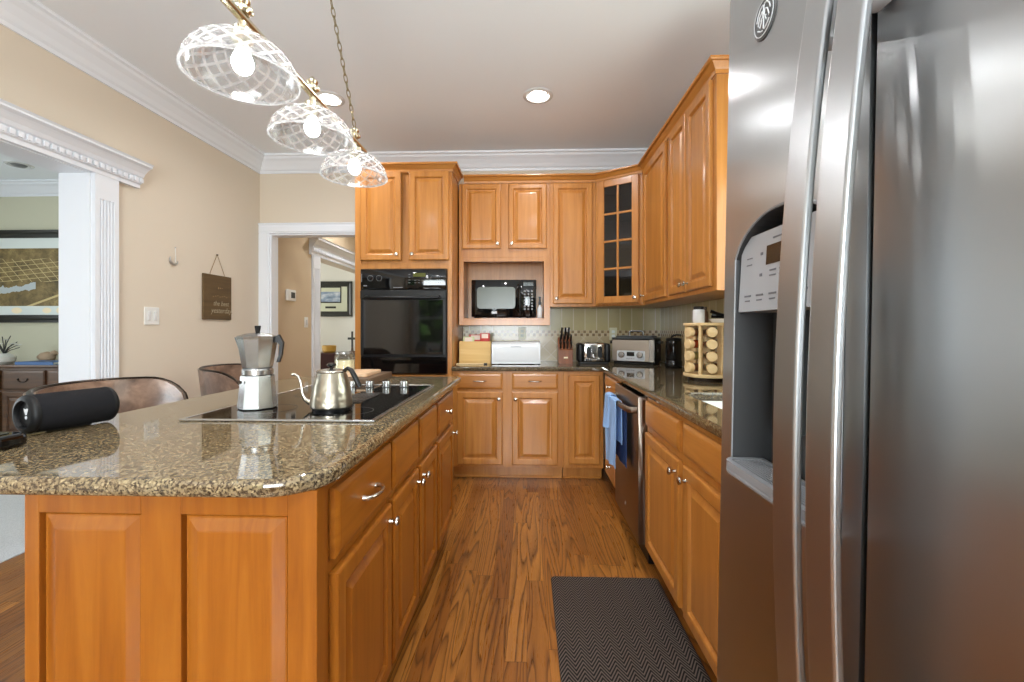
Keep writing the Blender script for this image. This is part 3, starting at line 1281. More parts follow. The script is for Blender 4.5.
# a white mug and a glass stand on its bottom shelf
mug = thing('mug', 'white mug with a round handle behind the glass of the corner cabinet', 'mug', (.86, 3.74, UZ0 + .021))
mb = MB(); mb.lathe([(0, 0), (.036, 0), (.041, .01), (.042, .09), (.039, .092), (.038, .012), (0, .01)], 20)
obj('cup', mb, 'ceramic', mug)
mb = MB(); mb.tube([(-.041 - .03 * math.sin(PI * k / 8), 0, .045 + .028 * math.cos(PI * k / 8)) for k in range(9)], .005, 8)
obj('handle', mb, 'ceramic', mug)
mb = MB(); mb.lathe([(0, 0), (.034, 0), (.04, .005), (.044, .05), (.042, .051), (.036, .007), (0, .005)], 20)
o = obj('bowl', mb, 'pic_white')
tag(o, 'small pale bowl behind the lower glass panes of the corner cabinet', 'bowl', loc=(.73, 3.84, UZ0 + .021))

# --- right-hand wall cabinets; local x runs towards the camera
XU = .94


def right_unit(y_far, y_near, label, doors):
    w = y_far - y_near
    t = thing('wall_cabinet', label, 'cabinet', (XU, y_far, 0), rz=-PI / 2, group=RUN)
    carcass(t, w, XR - .013 - XU, UZ0, UZ1, toe=False)
    for (a, b, kn) in doors:
        add_door(t, y_far - a, 1.430, a - b, 1.042, ((.03 if kn == 'far' else a - b - .03), .045))
    return t, w


t, w = right_unit(3.597, 2.945, 'honey maple wall cabinet with one door between the glass corner cabinet and the two-door cabinet', [(3.53, 2.975, 'far')])
cab_crown(t, [(w, 0), (0, 0)], UZ1)
t, w = right_unit(2.944, 2.215, 'honey maple wall cabinet with two doors whose end panel faces the refrigerator', [(2.90, 2.60, 'near'), (2.585, 2.255, 'far')])
mb = MB()
cab_crown(t, [(w, .29), (w, 0), (0, 0)], UZ1)

# --- base cabinets, back run
def base_unit(x0, x1, label, group=BASE):
    t = thing('base_cabinet', label, 'cabinet', (x0, YF, 0), group=group)
    return t


t = base_unit(-.600, .288, 'honey maple base cabinet with two drawers over two doors, beside the oven cabinet')
carcass(t, .888, .585, 0, BZ)
for a, b, k in ((-.559, -.195, 'r'), (-.119, .246, 'l')):
    add_drawer(t, a + .600, .733, b - a, .13, 'pull')
    add_door(t, a + .600, .128, b - a, .583, ((b - a - .028) if k == 'r' else .028, .583 - .055))
t = base_unit(.289, .607, 'honey maple corner base cabinet with one full-height door and no drawer')
carcass(t, .318, .585, 0, BZ)
add_door(t, .040, .140, .248, .705, None)

# --- base cabinets, right run (front faces -x; local x runs towards the camera)
def rbase(y_far, y_near, name, label, cat='cabinet', group=BASE):
    return thing(name, label, cat, (XF, y_far, 0), rz=-PI / 2, group=group)


t = rbase(3.455, 2.845, 'drawer_cabinet', 'honey maple stack of three drawers in the corner beside the dishwasher')
carcass(t, .61, .60, 0, BZ)
for z, h in ((.735, .13), (.36, .20), (.132, .205)):
    add_drawer(t, .09, z, .44, h, 'knob')
t = rbase(2.254, 1.27, 'sink_cabinet', 'honey maple sink base with two doors beside the dishwasher')
mb = MB()
w = 2.254 - 1.27
mb.box(0, w, 0, .02, .105, BZ, .001)
mb.box(0, .02, .02, .60, .105, BZ)
mb.box(w - .02, w, .02, .60, .105, BZ)
mb.box(.02, w - .02, .02, .60, .105, .125)
mb.box(.002, w - .002, .075, .58, 0, .105)
mb.box(.002, w - .002, .062, .075, 0, .018, .004)
obj('body', mb, 'maple', t)
for (a, b, kn) in ((2.225, 1.742, 'near'), (1.690, 1.30, 'far')):
    add_drawer(t, 2.254 - a, .733, a - b, .122, None, name='drawer_front')
    add_door(t, 2.254 - a, .122, a - b, .575, ((.032 if kn == 'far' else a - b - .032), .575 - .05))
t = rbase(1.268, .815, 'base_cabinet', 'honey maple base cabinet mostly hidden beside the refrigerator')
carcass(t, .45, .60, 0, BZ)
add_drawer(t, .03, .733, .39, .122, 'pull')
add_door(t, .03, .122, .39, .575, (.035, .52))

# --- worktop in an L, with the sink cut out
SX0, SX1, SY0, SY1 = .735, 1.10, 1.32, 2.10
outer = [(-.601, 3.485), (.585, 3.485), (.585, .80), (XR - .012, .80), (XR - .012, YB - .012), (-.601, YB - .012)]
mb = MB()
mb.prism(outer, BZ + .001, .914, holes=[rrect(SX0, SX1, SY0, SY1, .05)], b=.011, seg=3)
o = obj('worktop', mb, 'granite_dark')
tag(o, 'dark polished granite worktop running in an L along the back and sink walls', 'worktop')
# undermount basin
t = thing('sink', 'white undermount basin set in the granite worktop beside the refrigerator', 'sink', ((SX0 + SX1) / 2, (SY0 + SY1) / 2, .66))
hw, hd = (SX1 - SX0) / 2, (SY1 - SY0) / 2
outl = lambda e, z, r=.05: [(x, y, z) for x, y in rrect(-hw - e, hw + e, -hd - e, hd + e, r)]
mb = MB()
mb.loops([outl(.012, .2145), outl(.012, .0), outl(-.02, 0.0), ], cap0=False, cap1=True)
mb.loops([outl(.012, .2145), outl(.0015, .2145), outl(.0015, .06), outl(-.02, .012), outl(-.04, .010)], cap0=False, cap1=True, smooth=False)
obj('basin', mb, 'ceramic', t)
mb = MB(); mb.lathe([(0, 0), (.04, 0), (.042, .003), (.03, .004), (0, .002)], 20, T(0, 0, .011))
obj('drain', mb, 'chrome', t)

# ------------------------------------------------------------------ wall oven
t = thing('built_in_oven', 'black built-in wall oven set in the tall maple cabinet', 'oven', (oven_x0, YF - .003, .845))
w = oven_x1 - oven_x0
mb = MB()
mb.box(0.006, w - .006, .0, .53, .012, .85)
mb.box(0, w, -.02, 0, .008, .85, .003)
obj('chassis', mb, 'black', t)
mb = MB()
mb.box(.004, w - .004, -.036, -.021, .682, .845, .006, 2)
o = obj('control_panel', mb, 'black_gloss', t)
for x in (.085, .155):
    mb = MB()
    mb.lathe([(0, 0), (.020, 0), (.020, .006), (.016, .018), (.013, .021), (0, .021)], 18, T(x, -.036, .775, rx=PI / 2))
    obj('dial', mb, 'black', o)
mb = MB()
for x in (.085, .155):
    mb.lathe([(.0215, 0), (.024, 0), (.024, .0012), (.0215, .0012)], 24, T(x, -.0362, .775, rx=PI / 2))
mb.box(.012, .017, -.0368, -.036, .745, .81)
mb.box(.028, .058, -.0368, -.036, .71, .718)
mb.box(.27, .345, -.0368, -.036, .697, .703)
for k in range(4):
    mb.box(.392, .408, -.0368, -.036, .735 + .022 * k, .739 + .022 * k)
for k in range(5):
    for j in range(2):
        mb.box(.44 + .03 * k, .455 + .03 * k, -.0368, -.036, .735 + .02 * j, .738 + .02 * j)
for k in range(3):
    for j in range(3):
        mb.box(.62 + .018 * k, .628 + .018 * k, -.0368, -.036, .735 + .024 * j, .739 + .024 * j)
obj('lettering', mb, 'mid_grey', o, 'small pale control lettering')
mb = MB(); mb.box(.43, .53, -.037, -.036, .785, .815)
obj('display', mb, 'lcd_green', o)
mb = MB()
mb.box(.004, w - .004, -.036, -.021, .155, .676, .004)
mb.box(.004, w - .004, -.044, -.036, .61, .676, .004)
d = obj('door', mb, 'black', t)
mb = MB(); mb.box(.03, w - .03, -.040, -.036, .165, .60, .0015)
obj('glass', mb, 'black_gloss', d, 'dark reflecting door glass')
mb = MB()
mb.tube([(.06, -.044, .625), (.06, -.075, .618), (.09, -.084, .616), (w / 2, -.090, .614), (w - .09, -.084, .616), (w - .06, -.075, .618), (w - .06, -.044, .625)], .013, 10)
obj('handle', mb, 'black', d)
mb = MB()
mb.box(.004, w - .004, -.030, -.021, .012, .145, .003)
mb.box(.02, w - .02, -.036, -.030, .12, .138, .002)
for k in range(4):
    mb.box(.03, w - .03, -.0335, -.030, .03 + k * .02, .037 + k * .02)
obj('vent_grille', mb, 'black_gloss', t)

# ------------------------------------------------------------------ microwave in its niche
t = thing('microwave', 'black microwave with a grey mesh window in the open niche', 'microwave', (-.487, YU + .020, 1.3085))
mb = MB(); mb.box(0, .568, .018, .260, .012, .335, .006)
for x in (.03, .50):
    for y in (.05, .24):
        mb.lathe([(0, 0), (.012, 0), (.012, .013), (0, .013)], 10, T(x, y, 0))
obj('case', mb, 'black', t)
mb = MB(); mb.box(.0, .428, 0, .017, .012, .335, .006, 2)
d = obj('door', mb, 'black_gloss', t)
mb = MB(); mb.prism(rrect(.05, .385, .082, .272, .03), 0, .004, mtx=UP)
g_ = mat('microwave_mesh_window', (84, 88, 78), 0.2, spec=.3)
M['mwin'] = g_
obj('window', mb, 'mwin', d, 'grey mesh viewing window')
mb = MB(); mb.tube([(.410, -.001, .05), (.410, -.02, .07), (.410, -.024, .17), (.410, -.02, .27), (.410, -.001, .29)], .008, 8)
obj('handle', mb, 'black_gloss', d)
mb = MB(); mb.box(.430, .568, 0, .017, .012, .335, .006, 2)
d = obj('control_panel', mb, 'black_gloss', t)
mb = MB()
for k in range(3):
    for j in range(7):
        mb.lathe([(0, 0), (.0085, 0), (.0085, .0012), (0, .0012)], 10, T(.467 + .032 * k, 0, .078 + .026 * j, rx=PI / 2))
obj('keypad', mb, 'mid_grey', d)
mb = MB(); mb.box(.455, .542, -.001, 0, .280, .312)
obj('display', mb, 'lcd', d)
mb = MB(); mb.box(.178, .225, -.0008, 0.0005, .038, .058)
obj('badge', mb, 'lite_grey', t, 'small silver maker plate')

bt = thing('spray_bottle', 'small white bottle with a dark cap squeezed in right of the microwave', 'bottle', (.112, YU + .03, 1.3085))
mb = MB(); mb.lathe([(0, 0), (.02, 0), (.022, .004), (.022, .075), (.016, .095), (.009, .105), (.009, .115), (0, .115)], 16)
obj('bottle', mb, 'white_gloss', bt)
mb = MB(); mb.lathe([(0, .1155), (.012, .1155), (.013, .122), (.013, .140), (.008, .146), (.008, .175), (.011, .178), (.010, .186), (0, .188)], 14)
obj('cap', mb, 'dark_grey', bt)

# ------------------------------------------------------------------ dishwasher
DY0, DY1 = 2.842, 2.258
t = thing('dishwasher', 'stainless steel dishwasher with a bowed bar handle under the worktop', 'dishwasher', (.565, DY0, 0), rz=-PI / 2)
w = DY0 - DY1
mb = MB(); mb.box(.004, w - .004, .046, .62, .10, .872)
mb.box(.01, w - .01, .10, .6, .01, .10)
obj('chassis', mb, 'black', t)
mb = MB()
mb.box(0, w, 0, .045, .115, .868, .005, 2)
d = obj('door', mb, 'steel_dw', t)
mb = MB()
mb.box(.02, w - .02, .006, .04, .8685, .8705)
obj('control_strip', mb, 'black_gloss', d)
mb = MB()
hz = .795
pts = [(.03, .0, hz), (.03, -.03, hz), (.045, -.042, hz), (.12, -.050, hz), (w / 2, -.058, hz), (w - .12, -.050, hz), (w - .045, -.042, hz), (w - .03, -.03, hz), (w - .03, 0, hz)]
mb.tube(pts, .016, 12, flat=.55)
obj('handle', mb, 'steel_dw', d)
mb = MB(); mb.lathe([(0, 0), (.011, 0), (.011, .0012), (0, .0012)], 16, T(w * .5, -.0001, .215, rx=PI / 2))
obj('badge', mb, 'lite_grey', d, 'small round silver badge')
mb = MB(); mb.box(.01, w - .01, .055, .10, .012, .108, .003)
obj('kick_plate', mb, 'black', t)

# blue towel over the dishwasher handle (world axes: front is -x)
hx = .565 - .056
mb = MB()


def towel_layer(y0, y1, zf, zb, off, seed, ztop=.8135):
    """cloth over the bar: front fall to zf, back fall to zb, y0..y1 along the bar"""
    prof = []
    n = 18
    for k in range(n + 1):
        prof.append((-.013 - off, zf + (ztop - .006 - zf) * k / n))
    for k in range(1, 6):
        a = PI - PI * k / 6
        prof.append((math.cos(a) * (.013 + off), ztop - .006 + math.sin(a) * (.007 + off)))
    for k in range(n + 1):
        prof.append((.013 + off, ztop - .006 - (ztop - .006 - zb) * k / n))
    m = len(prof) - 1

    def fn(u, v, e=0.0):
        x, z = prof[min(m, int(round(u * m)))]
        q = min(1.0, (ztop - z) * 5)
        yy = y0 + (y1 - y0) * v
        sgn = -1 if x < 0 else 1
        wob = .007 * q * math.sin(v * 9 + seed) + .004 * q * math.sin(v * 17 + z * 8 + seed)
        x2 = hx + x + (wob - .006 * q if sgn < 0 else wob * .3) + sgn * e
        y2 = yy + .012 * q * math.sin(seed + z * 6)
        return (x2, y2, z + .012 * math.sin(v * 3 + seed) * q)
    mb.grid(lambda u, v: fn(u, v), m, 14, thick=lambda u, v: fn(u, v, .004))


towel_layer(2.47, 2.72, .425, .56, .001, 1.0)
towel_layer(2.63, 2.75, .620, .70, .008, 2.3)
o = obj('towel', mb, 'towel')
M['towel_shaded'] = fabric('shaded_towel_navy', (44, 66, 112), .95, 500)  # towel blue darkened to navy for the shade behind the bar
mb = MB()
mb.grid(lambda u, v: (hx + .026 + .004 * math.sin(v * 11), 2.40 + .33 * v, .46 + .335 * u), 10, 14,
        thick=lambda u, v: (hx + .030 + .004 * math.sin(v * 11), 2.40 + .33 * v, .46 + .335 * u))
obj('inner_fold', mb, 'towel_shaded', o, 'towel fold behind the bar, its shade put in as navy')
tag(o, 'light blue terry towel draped over the dishwasher handle', 'towel')

# ------------------------------------------------------------------ refrigerator
FY = .772
TILT = math.radians(1.1)
FX = .331 - 1.213 * math.tan(TILT)
t = thing('refrigerator', 'tall stainless steel side-by-side refrigerator with two bowed handles and a dispenser', 'refrigerator', (FX, FY, .012), rz=-PI / 2)
t.rotation_euler = (-TILT, 0, -PI / 2)
FW, FH = .91, 1.765
G0 = .322                    # gap between the doors
mb = MB()
mb.box(.006, FW - .006, .075, .78, .03, FH - .02, .004)
mb.box(.03, FW - .03, .10, .70, .02, .05)
for x in (.05, FW - .05):
    mb.lathe([(0, .004), (.02, .004), (.02, .03), (0, .03)], 12, T(x, .14, 0))
    mb.lathe([(0, .018), (.02, .018), (.02, .034), (0, .034)], 12, T(x, .68, 0))
obj('cabinet', mb, 'dark_grey', t)
mb = MB()
mb.box(.01, FW - .01, .03, .09, .03, .10, .004)
for k in range(5):
    mb.box(.03, FW - .03, .026, .03, .04 + k * .011, .045 + k * .011)
obj('kick_grille', mb, 'dark_grey', t)
for x in (.02, FW - .12):
    mb = MB()
    mb.box(x, x + .10, .05, .20, FH - .02, FH + .012, .004)
    obj('hinge_cover', mb, 'dark_grey', t)


def bulge(x, x0, x1):
    q = (2 * (x - x0) / (x1 - x0) - 1)
    return .009 * abs(q) ** 2.2


def fridge_door(x0, x1, z0, z1, hole=None):
    """convex door front; hole = (hx0, hx1, hz0, hz_spring, rise) with an arched top"""
    t = bmesh.new()
    xs = [x0 + (x1 - x0) * k / 24 for k in range(25)]
    if hole:
        xs = sorted(set([x for x in xs if abs(x - hole[0]) > .004 and abs(x - hole[1]) > .004] + [hole[0], hole[1]]))

    def ht(x):
        q = (x - hole[0]) / (hole[1] - hole[0])
        return hole[3] + hole[4] * (1 - (2 * q - 1) ** 2) ** .75 if 0 < q < 1 else hole[3]

    def yb(x):
        return bulge(x, x0, x1)
    cols = []
    for x in xs:
        if hole:
            c = [t.verts.new((x, yb(x), z)) for z in (z0, hole[2], ht(x), z1)]
        else:
            c = [t.verts.new((x, yb(x), z)) for z in (z0, z1)]
        cols.append(c)
    for a, b, xa, xb in zip(cols, cols[1:], xs, xs[1:]):
        for k in range(len(a) - 1):
            if hole and k == 1 and xa >= hole[0] - 1e-6 and xb <= hole[1] + 1e-6:
                continue
            t.faces.new((a[k], b[k], b[k + 1], a[k + 1])).smooth = True
    # sides, top, bottom, back
    D = .068
    bl = [t.verts.new((x, D, z0)) for x in xs]
    bh = [t.verts.new((x, D, z1)) for x in xs]
    for i in range(len(xs) - 1):
        t.faces.new((cols[i][0], bl[i], bl[i + 1], cols[i + 1][0]))
        t.faces.new((cols[i][-1], cols[i + 1][-1], bh[i + 1], bh[i]))
        t.faces.new((bl[i], bh[i], bh[i + 1], bl[i + 1]))
    for i in (0, -1):
        t.faces.new(cols[i] + [bh[i], bl[i]])
    m_ = MB()
    bmesh.ops.recalc_face_normals(t, faces=t.faces)
    m_.add(t)
    return m_


HO = (.052, .290, .975, 1.312, .052)
dF = obj('freezer_door', fridge_door(0, G0 - .004, .105, FH, HO), 'steel', t)
# dispenser: recess lining with arched top
hx0, hx1, hz0, hzs, hr = HO


def arch(e=0.0, n=16):
    pts = [(hx0 - e, hz0 - e), (hx1 + e, hz0 - e)]
    for k in range(n + 1):
        q = 1 - k / n
        x = hx0 - e + (hx1 - hx0 + 2 * e) * q
        pts.append((x, hzs + e + hr * max(0.0, 1 - (2 * q - 1) ** 2) ** .75))
    return pts


mb = MB()
A0 = [(x, bulge(x, 0, G0), z) for x, z in arch(0)]
A1 = [(x, .062, z) for x, z in arch(-.004)]
mb.loops([A0, A1], cap0=False, cap1=True)
M['recess_grey'] = mat('recess_grey', (44, 45, 46), .5)
obj('dispenser_recess', mb, 'recess_grey', dF, 'dark grey dispenser recess with an arched top')
mb = MB()
B0 = [(x, bulge(x, 0, G0) - .0003, z) for x, z in arch(.004)]
B1 = [(x, bulge(x, 0, G0) - .0016, z) for x, z in arch(.0032)]
B2 = [(x, bulge(x, 0, G0) - .0016, z) for x, z in arch(.001)]
B3 = [(x, bulge(x, 0, G0) + .0005, z) for x, z in arch(.0002)]
mb.loops([B0, B1, B2, B3], cap0=False, cap1=False)
obj('dispenser_bezel', mb, 'mid_grey', dF)
mb = MB()
mb.loops([[(hx0 + .006, .006, 1.228), (hx1 - .006, .006, 1.228), (hx1 - .006, .010, 1.342), (hx0 + .006, .010, 1.342)],
          [(hx0 + .006, .055, 1.228), (hx1 - .006, .055, 1.228), (hx1 - .006, .056, 1.342), (hx0 + .006, .056, 1.342)]])
M['panel_grey'] = mat('panel_grey', (150, 153, 157), 0.35)
obj('control_panel', mb, 'panel_grey', dF, 'pale grey dispenser control panel')
mb = MB()
pm = T(hx0 + .006, .006, 1.228, rx=-math.atan2(.004, .114))
mb.box(.075, .155, -.0008, .0, .065, .092, mtx=pm)
obj('display', mb, 'lcd', dF)
mb = MB()
for x in (.062,):
    for z in (.083, .052):
        mb.box(x - .003, x + .003, -.0008, 0, z - .002, z + .002, mtx=pm)
for k in range(6):
    mb.box(.018 + .034 * k, .036 + .034 * k, -.0008, 0, .022, .0245, mtx=pm)
    mb.box(.020 + .034 * k, .034 + .034 * k, -.0008, 0, .015, .0168, mtx=pm)
for k in range(3):
    mb.box(.085 + .024 * k, .1 + .024 * k, -.0008, 0, .055, .057, mtx=pm)
    mb.box(.085 + .024 * k, .1 + .024 * k, -.0008, 0, .048, .0495, mtx=pm)
for k in range(2):
    mb.box(.02, .035, -.0008, 0, .07 + .01 * k, .0715 + .01 * k, mtx=pm)
mb.box(.09, .13, -.0008, 0, .1, .102, mtx=pm)
obj('lettering', mb, 'ink', dF, 'small dark panel lettering')
mb = MB()
prof = [(x, y) for x, y in rrect(hx0 + .002, hx1 - .002, -.014, .050, [.02, .02, 0, 0], 6)]
mb.prism(prof, .984, .996, holes=[rrect(hx0 + .010, hx1 - .010, -.006, .044, .01, 3)])
mb.prism(prof, .976, .9845, b=.003)
for k in range(9):
    y = -.004 + k * .005
    mb.box(hx0 + .012, hx1 - .012, y, y + .0025, .986, .994)
M['tray_grey'] = mat('tray_grey', (126, 128, 131), .3)
obj('drip_tray', mb, 'tray_grey', dF, 'pale grey slatted drip tray')
for x in (.09, .15):
    mb = MB(); mb.box(hx0 + x, hx0 + x + .04, .03, .04, 1.06, 1.22, .003)
    obj('dispenser_paddle', mb, 'dark_grey', dF)
dR = obj('fresh_food_door', fridge_door(G0 + .004, FW, .105, FH), 'steel', t)
# bowed handles
for (x, par, nm) in ((G0 - .037, dF, 'handle'), (G0 + .021, dR, 'handle')):
    mb = MB()
    z0, z1 = .58, 1.62
    n = 28
    L = []
    for k in range(n + 1):
        q = k / n
        z = z0 + (z1 - z0) * q
        y = -.047 + .034 * (2 * q - 1) ** 2
        wd, th = .0205, .0045
        sec = rrect(-wd, wd, -th, th, .003, 3)
        L.append([(x + a, y + b, z) for a, b in sec])
    mb.loops(L, smooth=False)
    h_ = obj(nm, mb, 'steel_h', par)
    for z in (z0 + .09, z1 - .09):
        mb = MB()
        mb.box(x - .013, x + .013, -.018, .006, z - .022, z + .022, .004, 2)
        obj('handle_mount', mb, 'lite_grey', h_)
# round badge near the top of the freezer door
LX, LZ = FY - .638, 1.657 / math.cos(TILT) - .012
mb = MB()
mb.lathe([(0, 0), (.029, 0), (.030, .002), (.028, .0035), (0, .004)], 40, T(LX, .0012, LZ, rx=PI / 2))
bd = obj('badge', mb, 'dark_grey', dF, 'round dark grey maker badge with a pale curled monogram')
mb = MB()
for r_ in (.0245,):
    mb.lathe([(r_, 0), (r_ + .0012, 0), (r_ + .0012, .0008), (r_, .0008)], 40, T(LX, -.0026, LZ, rx=PI / 2))


def curl(pts, r=.0011):
    mb.tube([(LX + a, -.0028, LZ + b) for a, b in pts], r, 6)


for sx in (-1, 1):
    curl([(sx * .004, -.001), (sx * .009, -.010), (sx * .014, -.004), (sx * .010, .006), (sx * .004, .010), (sx * .002, .002), (sx * .007, -.002)])
    curl([(sx * .002, .018), (sx * .008, .017), (sx * .015, .010), (sx * .018, .002)])
    curl([(sx * .002, -.018), (sx * .008, -.016), (sx * .015, -.011)])
curl([(0, -.016), (.001, -.004), (-.001, .006), (.001, .017)])
obj('monogram', mb, 'lite_grey', bd)

# ------------------------------------------------------------------ island
IX = -.45
ISL = 'island cabinet units'


def isl(y0, y1, label, xback=-1.068):
    t = thing('island_cabinet', label, 'cabinet', (IX, y0, 0), rz=PI / 2, group=ISL)
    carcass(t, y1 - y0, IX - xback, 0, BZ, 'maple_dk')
    return t


t = isl(.925, 1.400, 'island cabinet unit facing the camera with a two-panel end and one wide drawer')
add_drawer(t, .06, .690, .405, .160, 'pull', 'maple_shaded_h')
add_door(t, .06, .128, .405, .530, (.405 - .03, .530 - .045), 'maple_dk')
# end panel towards the camera (faces -y): frame with two raised panels
mb = MB()
pw = .628
em = T(-1.074 - IX + 0, 0, 0)
WM = T(IX, .925, 0, rz=PI / 2).inverted()


def wl(m_):
    return WM @ m_


px0 = -1.072
stiles = [(0, .032), (.256, .343), (.572, .634)]
for a, b in stiles:
    mb.box(px0 + a, px0 + b, .903, .924, .105, BZ, .001, mtx=WM)
for a, b in ((.032, .256), (.343, .572)):
    mb.box(px0 + a, px0 + b, .903, .924, .822, BZ, .001, mtx=WM)
    mb.box(px0 + a, px0 + b, .903, .924, .105, .190, .001, mtx=WM)
    ww, hh = b - a, .822 - .190
    L = [ring(ww, hh, 0, .0), ring(ww, hh, 0.0, -.004), ring(ww, hh, .006, -.012), ring(ww, hh, .010, -.012), ring(ww, hh, .034, -.020), ring(ww, hh, .038, -.0205)]
    mb.loops(L, mtx=WM @ T(px0 + a, .924, .190))
mb.box(px0, px0 + .634, .914, .924, 0, .105, mtx=WM)
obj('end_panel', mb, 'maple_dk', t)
t = isl(1.401, 2.112, 'island cabinet unit below the cooktop with two doors and false drawer fronts')
for a, b, k in ((1.412, 1.742, 'r'), (1.774, 2.096, 'l')):
    add_drawer(t, a - 1.401, .690, b - a, .160, None, 'maple_shaded_h', name='drawer_front')
    add_door(t, a - 1.401, .128, b - a, .530, ((b - a - .028) if k == 'r' else .028, .530 - .045), 'maple_dk')
t = isl(2.113, 2.655, 'island cabinet unit at the far end with a knobbed drawer')
add_drawer(t, .028, .690, .42, .160, 'knob', 'maple_shaded_h')
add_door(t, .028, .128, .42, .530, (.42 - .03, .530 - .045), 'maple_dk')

IX0, IX1, IY0, IY1 = -1.46, -.413, .846, 2.765
mb = MB()
mb.prism(rrect(IX0, IX1, IY0, IY1, [.12, .125, .03, .20], 10), BZ + .001, .914, b=.0135, seg=4)
o = obj('island_worktop', mb, 'granite')
tag(o, 'speckled brown granite island worktop with rounded corners', 'worktop')

# cooktop
t = thing('cooktop', 'black glass cooktop with a stainless rim set in the island granite', 'cooktop', (-1.128, 1.385, .9142))
cw_, cl_ = .642, .905
mb = MB()
mb.prism([(0, 0), (cw_, 0), (cw_, cl_), (0, cl_)], 0, .008, holes=[[(.012, .016), (cw_ - .016, .016), (cw_ - .016, cl_ - .012), (.012, cl_ - .012)]], b=.003)
obj('rim', mb, 'alu', t)
mb = MB(); mb.box(.0125, cw_ - .0165, .0165, cl_ - .0125, .0002, .006)
gl = obj('glass', mb, 'black_gloss', t)
for x in (.245, .335, .42, .511):
    k = obj('knob', MB().lathe([(0, 0), (.022, 0), (.0225, .003), (.020, .004), (.0205, .027), (.019, .031), (0, .032)], 24, T(x, .81, .0062)), 'alu', t)
mb = MB()
mb.box(.36, .47, .33, .60, .0062, .008, .0005)
o = obj('vent_frame', mb, 'black', t)
mb = MB()
for k in range(7):
    mb.box(.368, .462, .34 + k * .037, .346 + k * .037, .008, .0105)
obj('vent_grille', mb, 'alu', o)
mb = MB()
for cx, cy, r_ in ((.18, .2, .095), (.18, .55, .08), (.5, .17, .075)):
    mb.lathe([(r_, 0), (r_ + .0015, 0), (r_ + .0015, .0002), (r_, .0002)], 48, T(cx, cy, .0061))
obj('burner_marking', mb, 'dark_grey', gl)

# ------------------------------------------------------------------ things on the island
CT = .9143
GT = .9204
# moka pot
t = thing('moka_pot', 'large octagonal aluminium moka pot with a black handle standing on the cooktop', 'coffee pot', (-1.002, 1.605, GT), rz=.2)
t.scale = (.84, .84, 1.0)
oct_ = 8
rot8 = T(rz=PI / 8)
mb = MB(); mb.lathe([(0, 0), (.074, 0), (.079, .004), (.078, .012), (.066, .118), (.064, .122), (0, .122)], oct_, rot8, smooth=False)
obj('boiler', mb, 'alu', t)
mb = MB(); mb.lathe([(.0, .1221), (.060, .1221), (.0625, .125), (.0625, .142), (.059, .146), (0, .146)], 40)
obj('collar', mb, 'alu', t)
mb = MB(); mb.lathe([(0, .1461), (.056, .1461), (.060, .152), (.079, .255), (.081, .262), (0, .262)], oct_, rot8, smooth=False)
mb.loops([[(-.052, -.018, .20), (-.052, .018, .20), (-.070, .002, .20), (-.070, -.002, .20)],
          [(-.058, -.024, .262), (-.058, .024, .262), (-.094, .003, .262), (-.094, -.003, .262)]])
obj('upper_chamber', mb, 'alu', t)
mb = MB(); mb.lathe([(0, .2621), (.080, .2621), (.081, .266), (.045, .276), (.012, .279), (0, .279)], oct_, rot8, smooth=False)
lid = obj('lid', mb, 'alu', t)
mb = MB(); mb.lathe([(0, .279), (.009, .279), (.010, .284), (.0135, .302), (.012, .305), (0, .305)], 8, smooth=False)
obj('knob', mb, 'black', lid)
mb = MB()
sec = lambda x, z, w_, h_: [(x - w_, -.011, z - h_), (x + w_, -.011, z + h_), (x + w_, .011, z + h_), (x - w_, .011, z - h_)]
mb.loops([sec(.074, .254, .002, .012), sec(.086, .258, .004, .014), sec(.100, .238, .008, .004), sec(.095, .195, .007, .002), sec(.085, .168, .006, .0)])
obj('handle', mb, 'black', t)
mb = MB(); mb.lathe([(0, 0), (.006, 0), (.006, .006), (.003, .009), (0, .009)], 8, T(-.048, -.052, .10, rx=PI / 2))
obj('safety_valve', mb, 'bronze', t)

# gooseneck kettle
t = thing('kettle', 'small dimpled steel gooseneck kettle with a black handle standing on the cooktop', 'kettle', (-.714, 1.585, GT))
t.scale = (.93, .93, .94)
mb = MB()
mb.lathe([(0, .008), (.074, .008), (.0785, .013), (.079, .022), (.076, .05), (.070, .085), (.062, .118), (.056, .138), (.054, .143), (.050, .143)], 40)
obj('body', mb, 'hammered', t)
mb = MB(); mb.lathe([(0, 0), (.070, 0), (.071, .008), (0, .008)], 32)
obj('base', mb, 'black', t)
mb = MB(); mb.lathe([(0, .1432), (.055, .1432), (.056, .147), (.052, .152), (.03, .156), (.010, .157), (0, .157)], 36)
lid = obj('lid', mb, 'steel_k', t)
mb = MB(); mb.lathe([(0, .157), (.006, .157), (.006, .163), (.016, .168), (.018, .174), (.012, .179), (0, .180)], 20)
obj('knob', mb, 'black_gloss', lid)
mb = MB()
pts = [(-.066, 0, .022), (-.088, 0, .026), (-.105, 0, .038), (-.115, 0, .060), (-.119, 0, .085), (-.124, 0, .108), (-.132, 0, .124), (-.145, 0, .134), (-.158, 0, .134)]
mb.tube(pts, [.014, .011, .0085, .007, .006, .0055, .005, .005, .0052], 12)
obj('spout', mb, 'steel_k', t)
mb = MB()
pts = [(.046, 0, .138), (.052, 0, .152), (.064, 0, .159), (.078, 0, .152), (.092, 0, .128), (.106, 0, .098), (.112, 0, .086)]
mb.tube(pts, [.005, .006, .008, .0095, .0105, .0105, .009], 10)
obj('handle', mb, 'black', t)

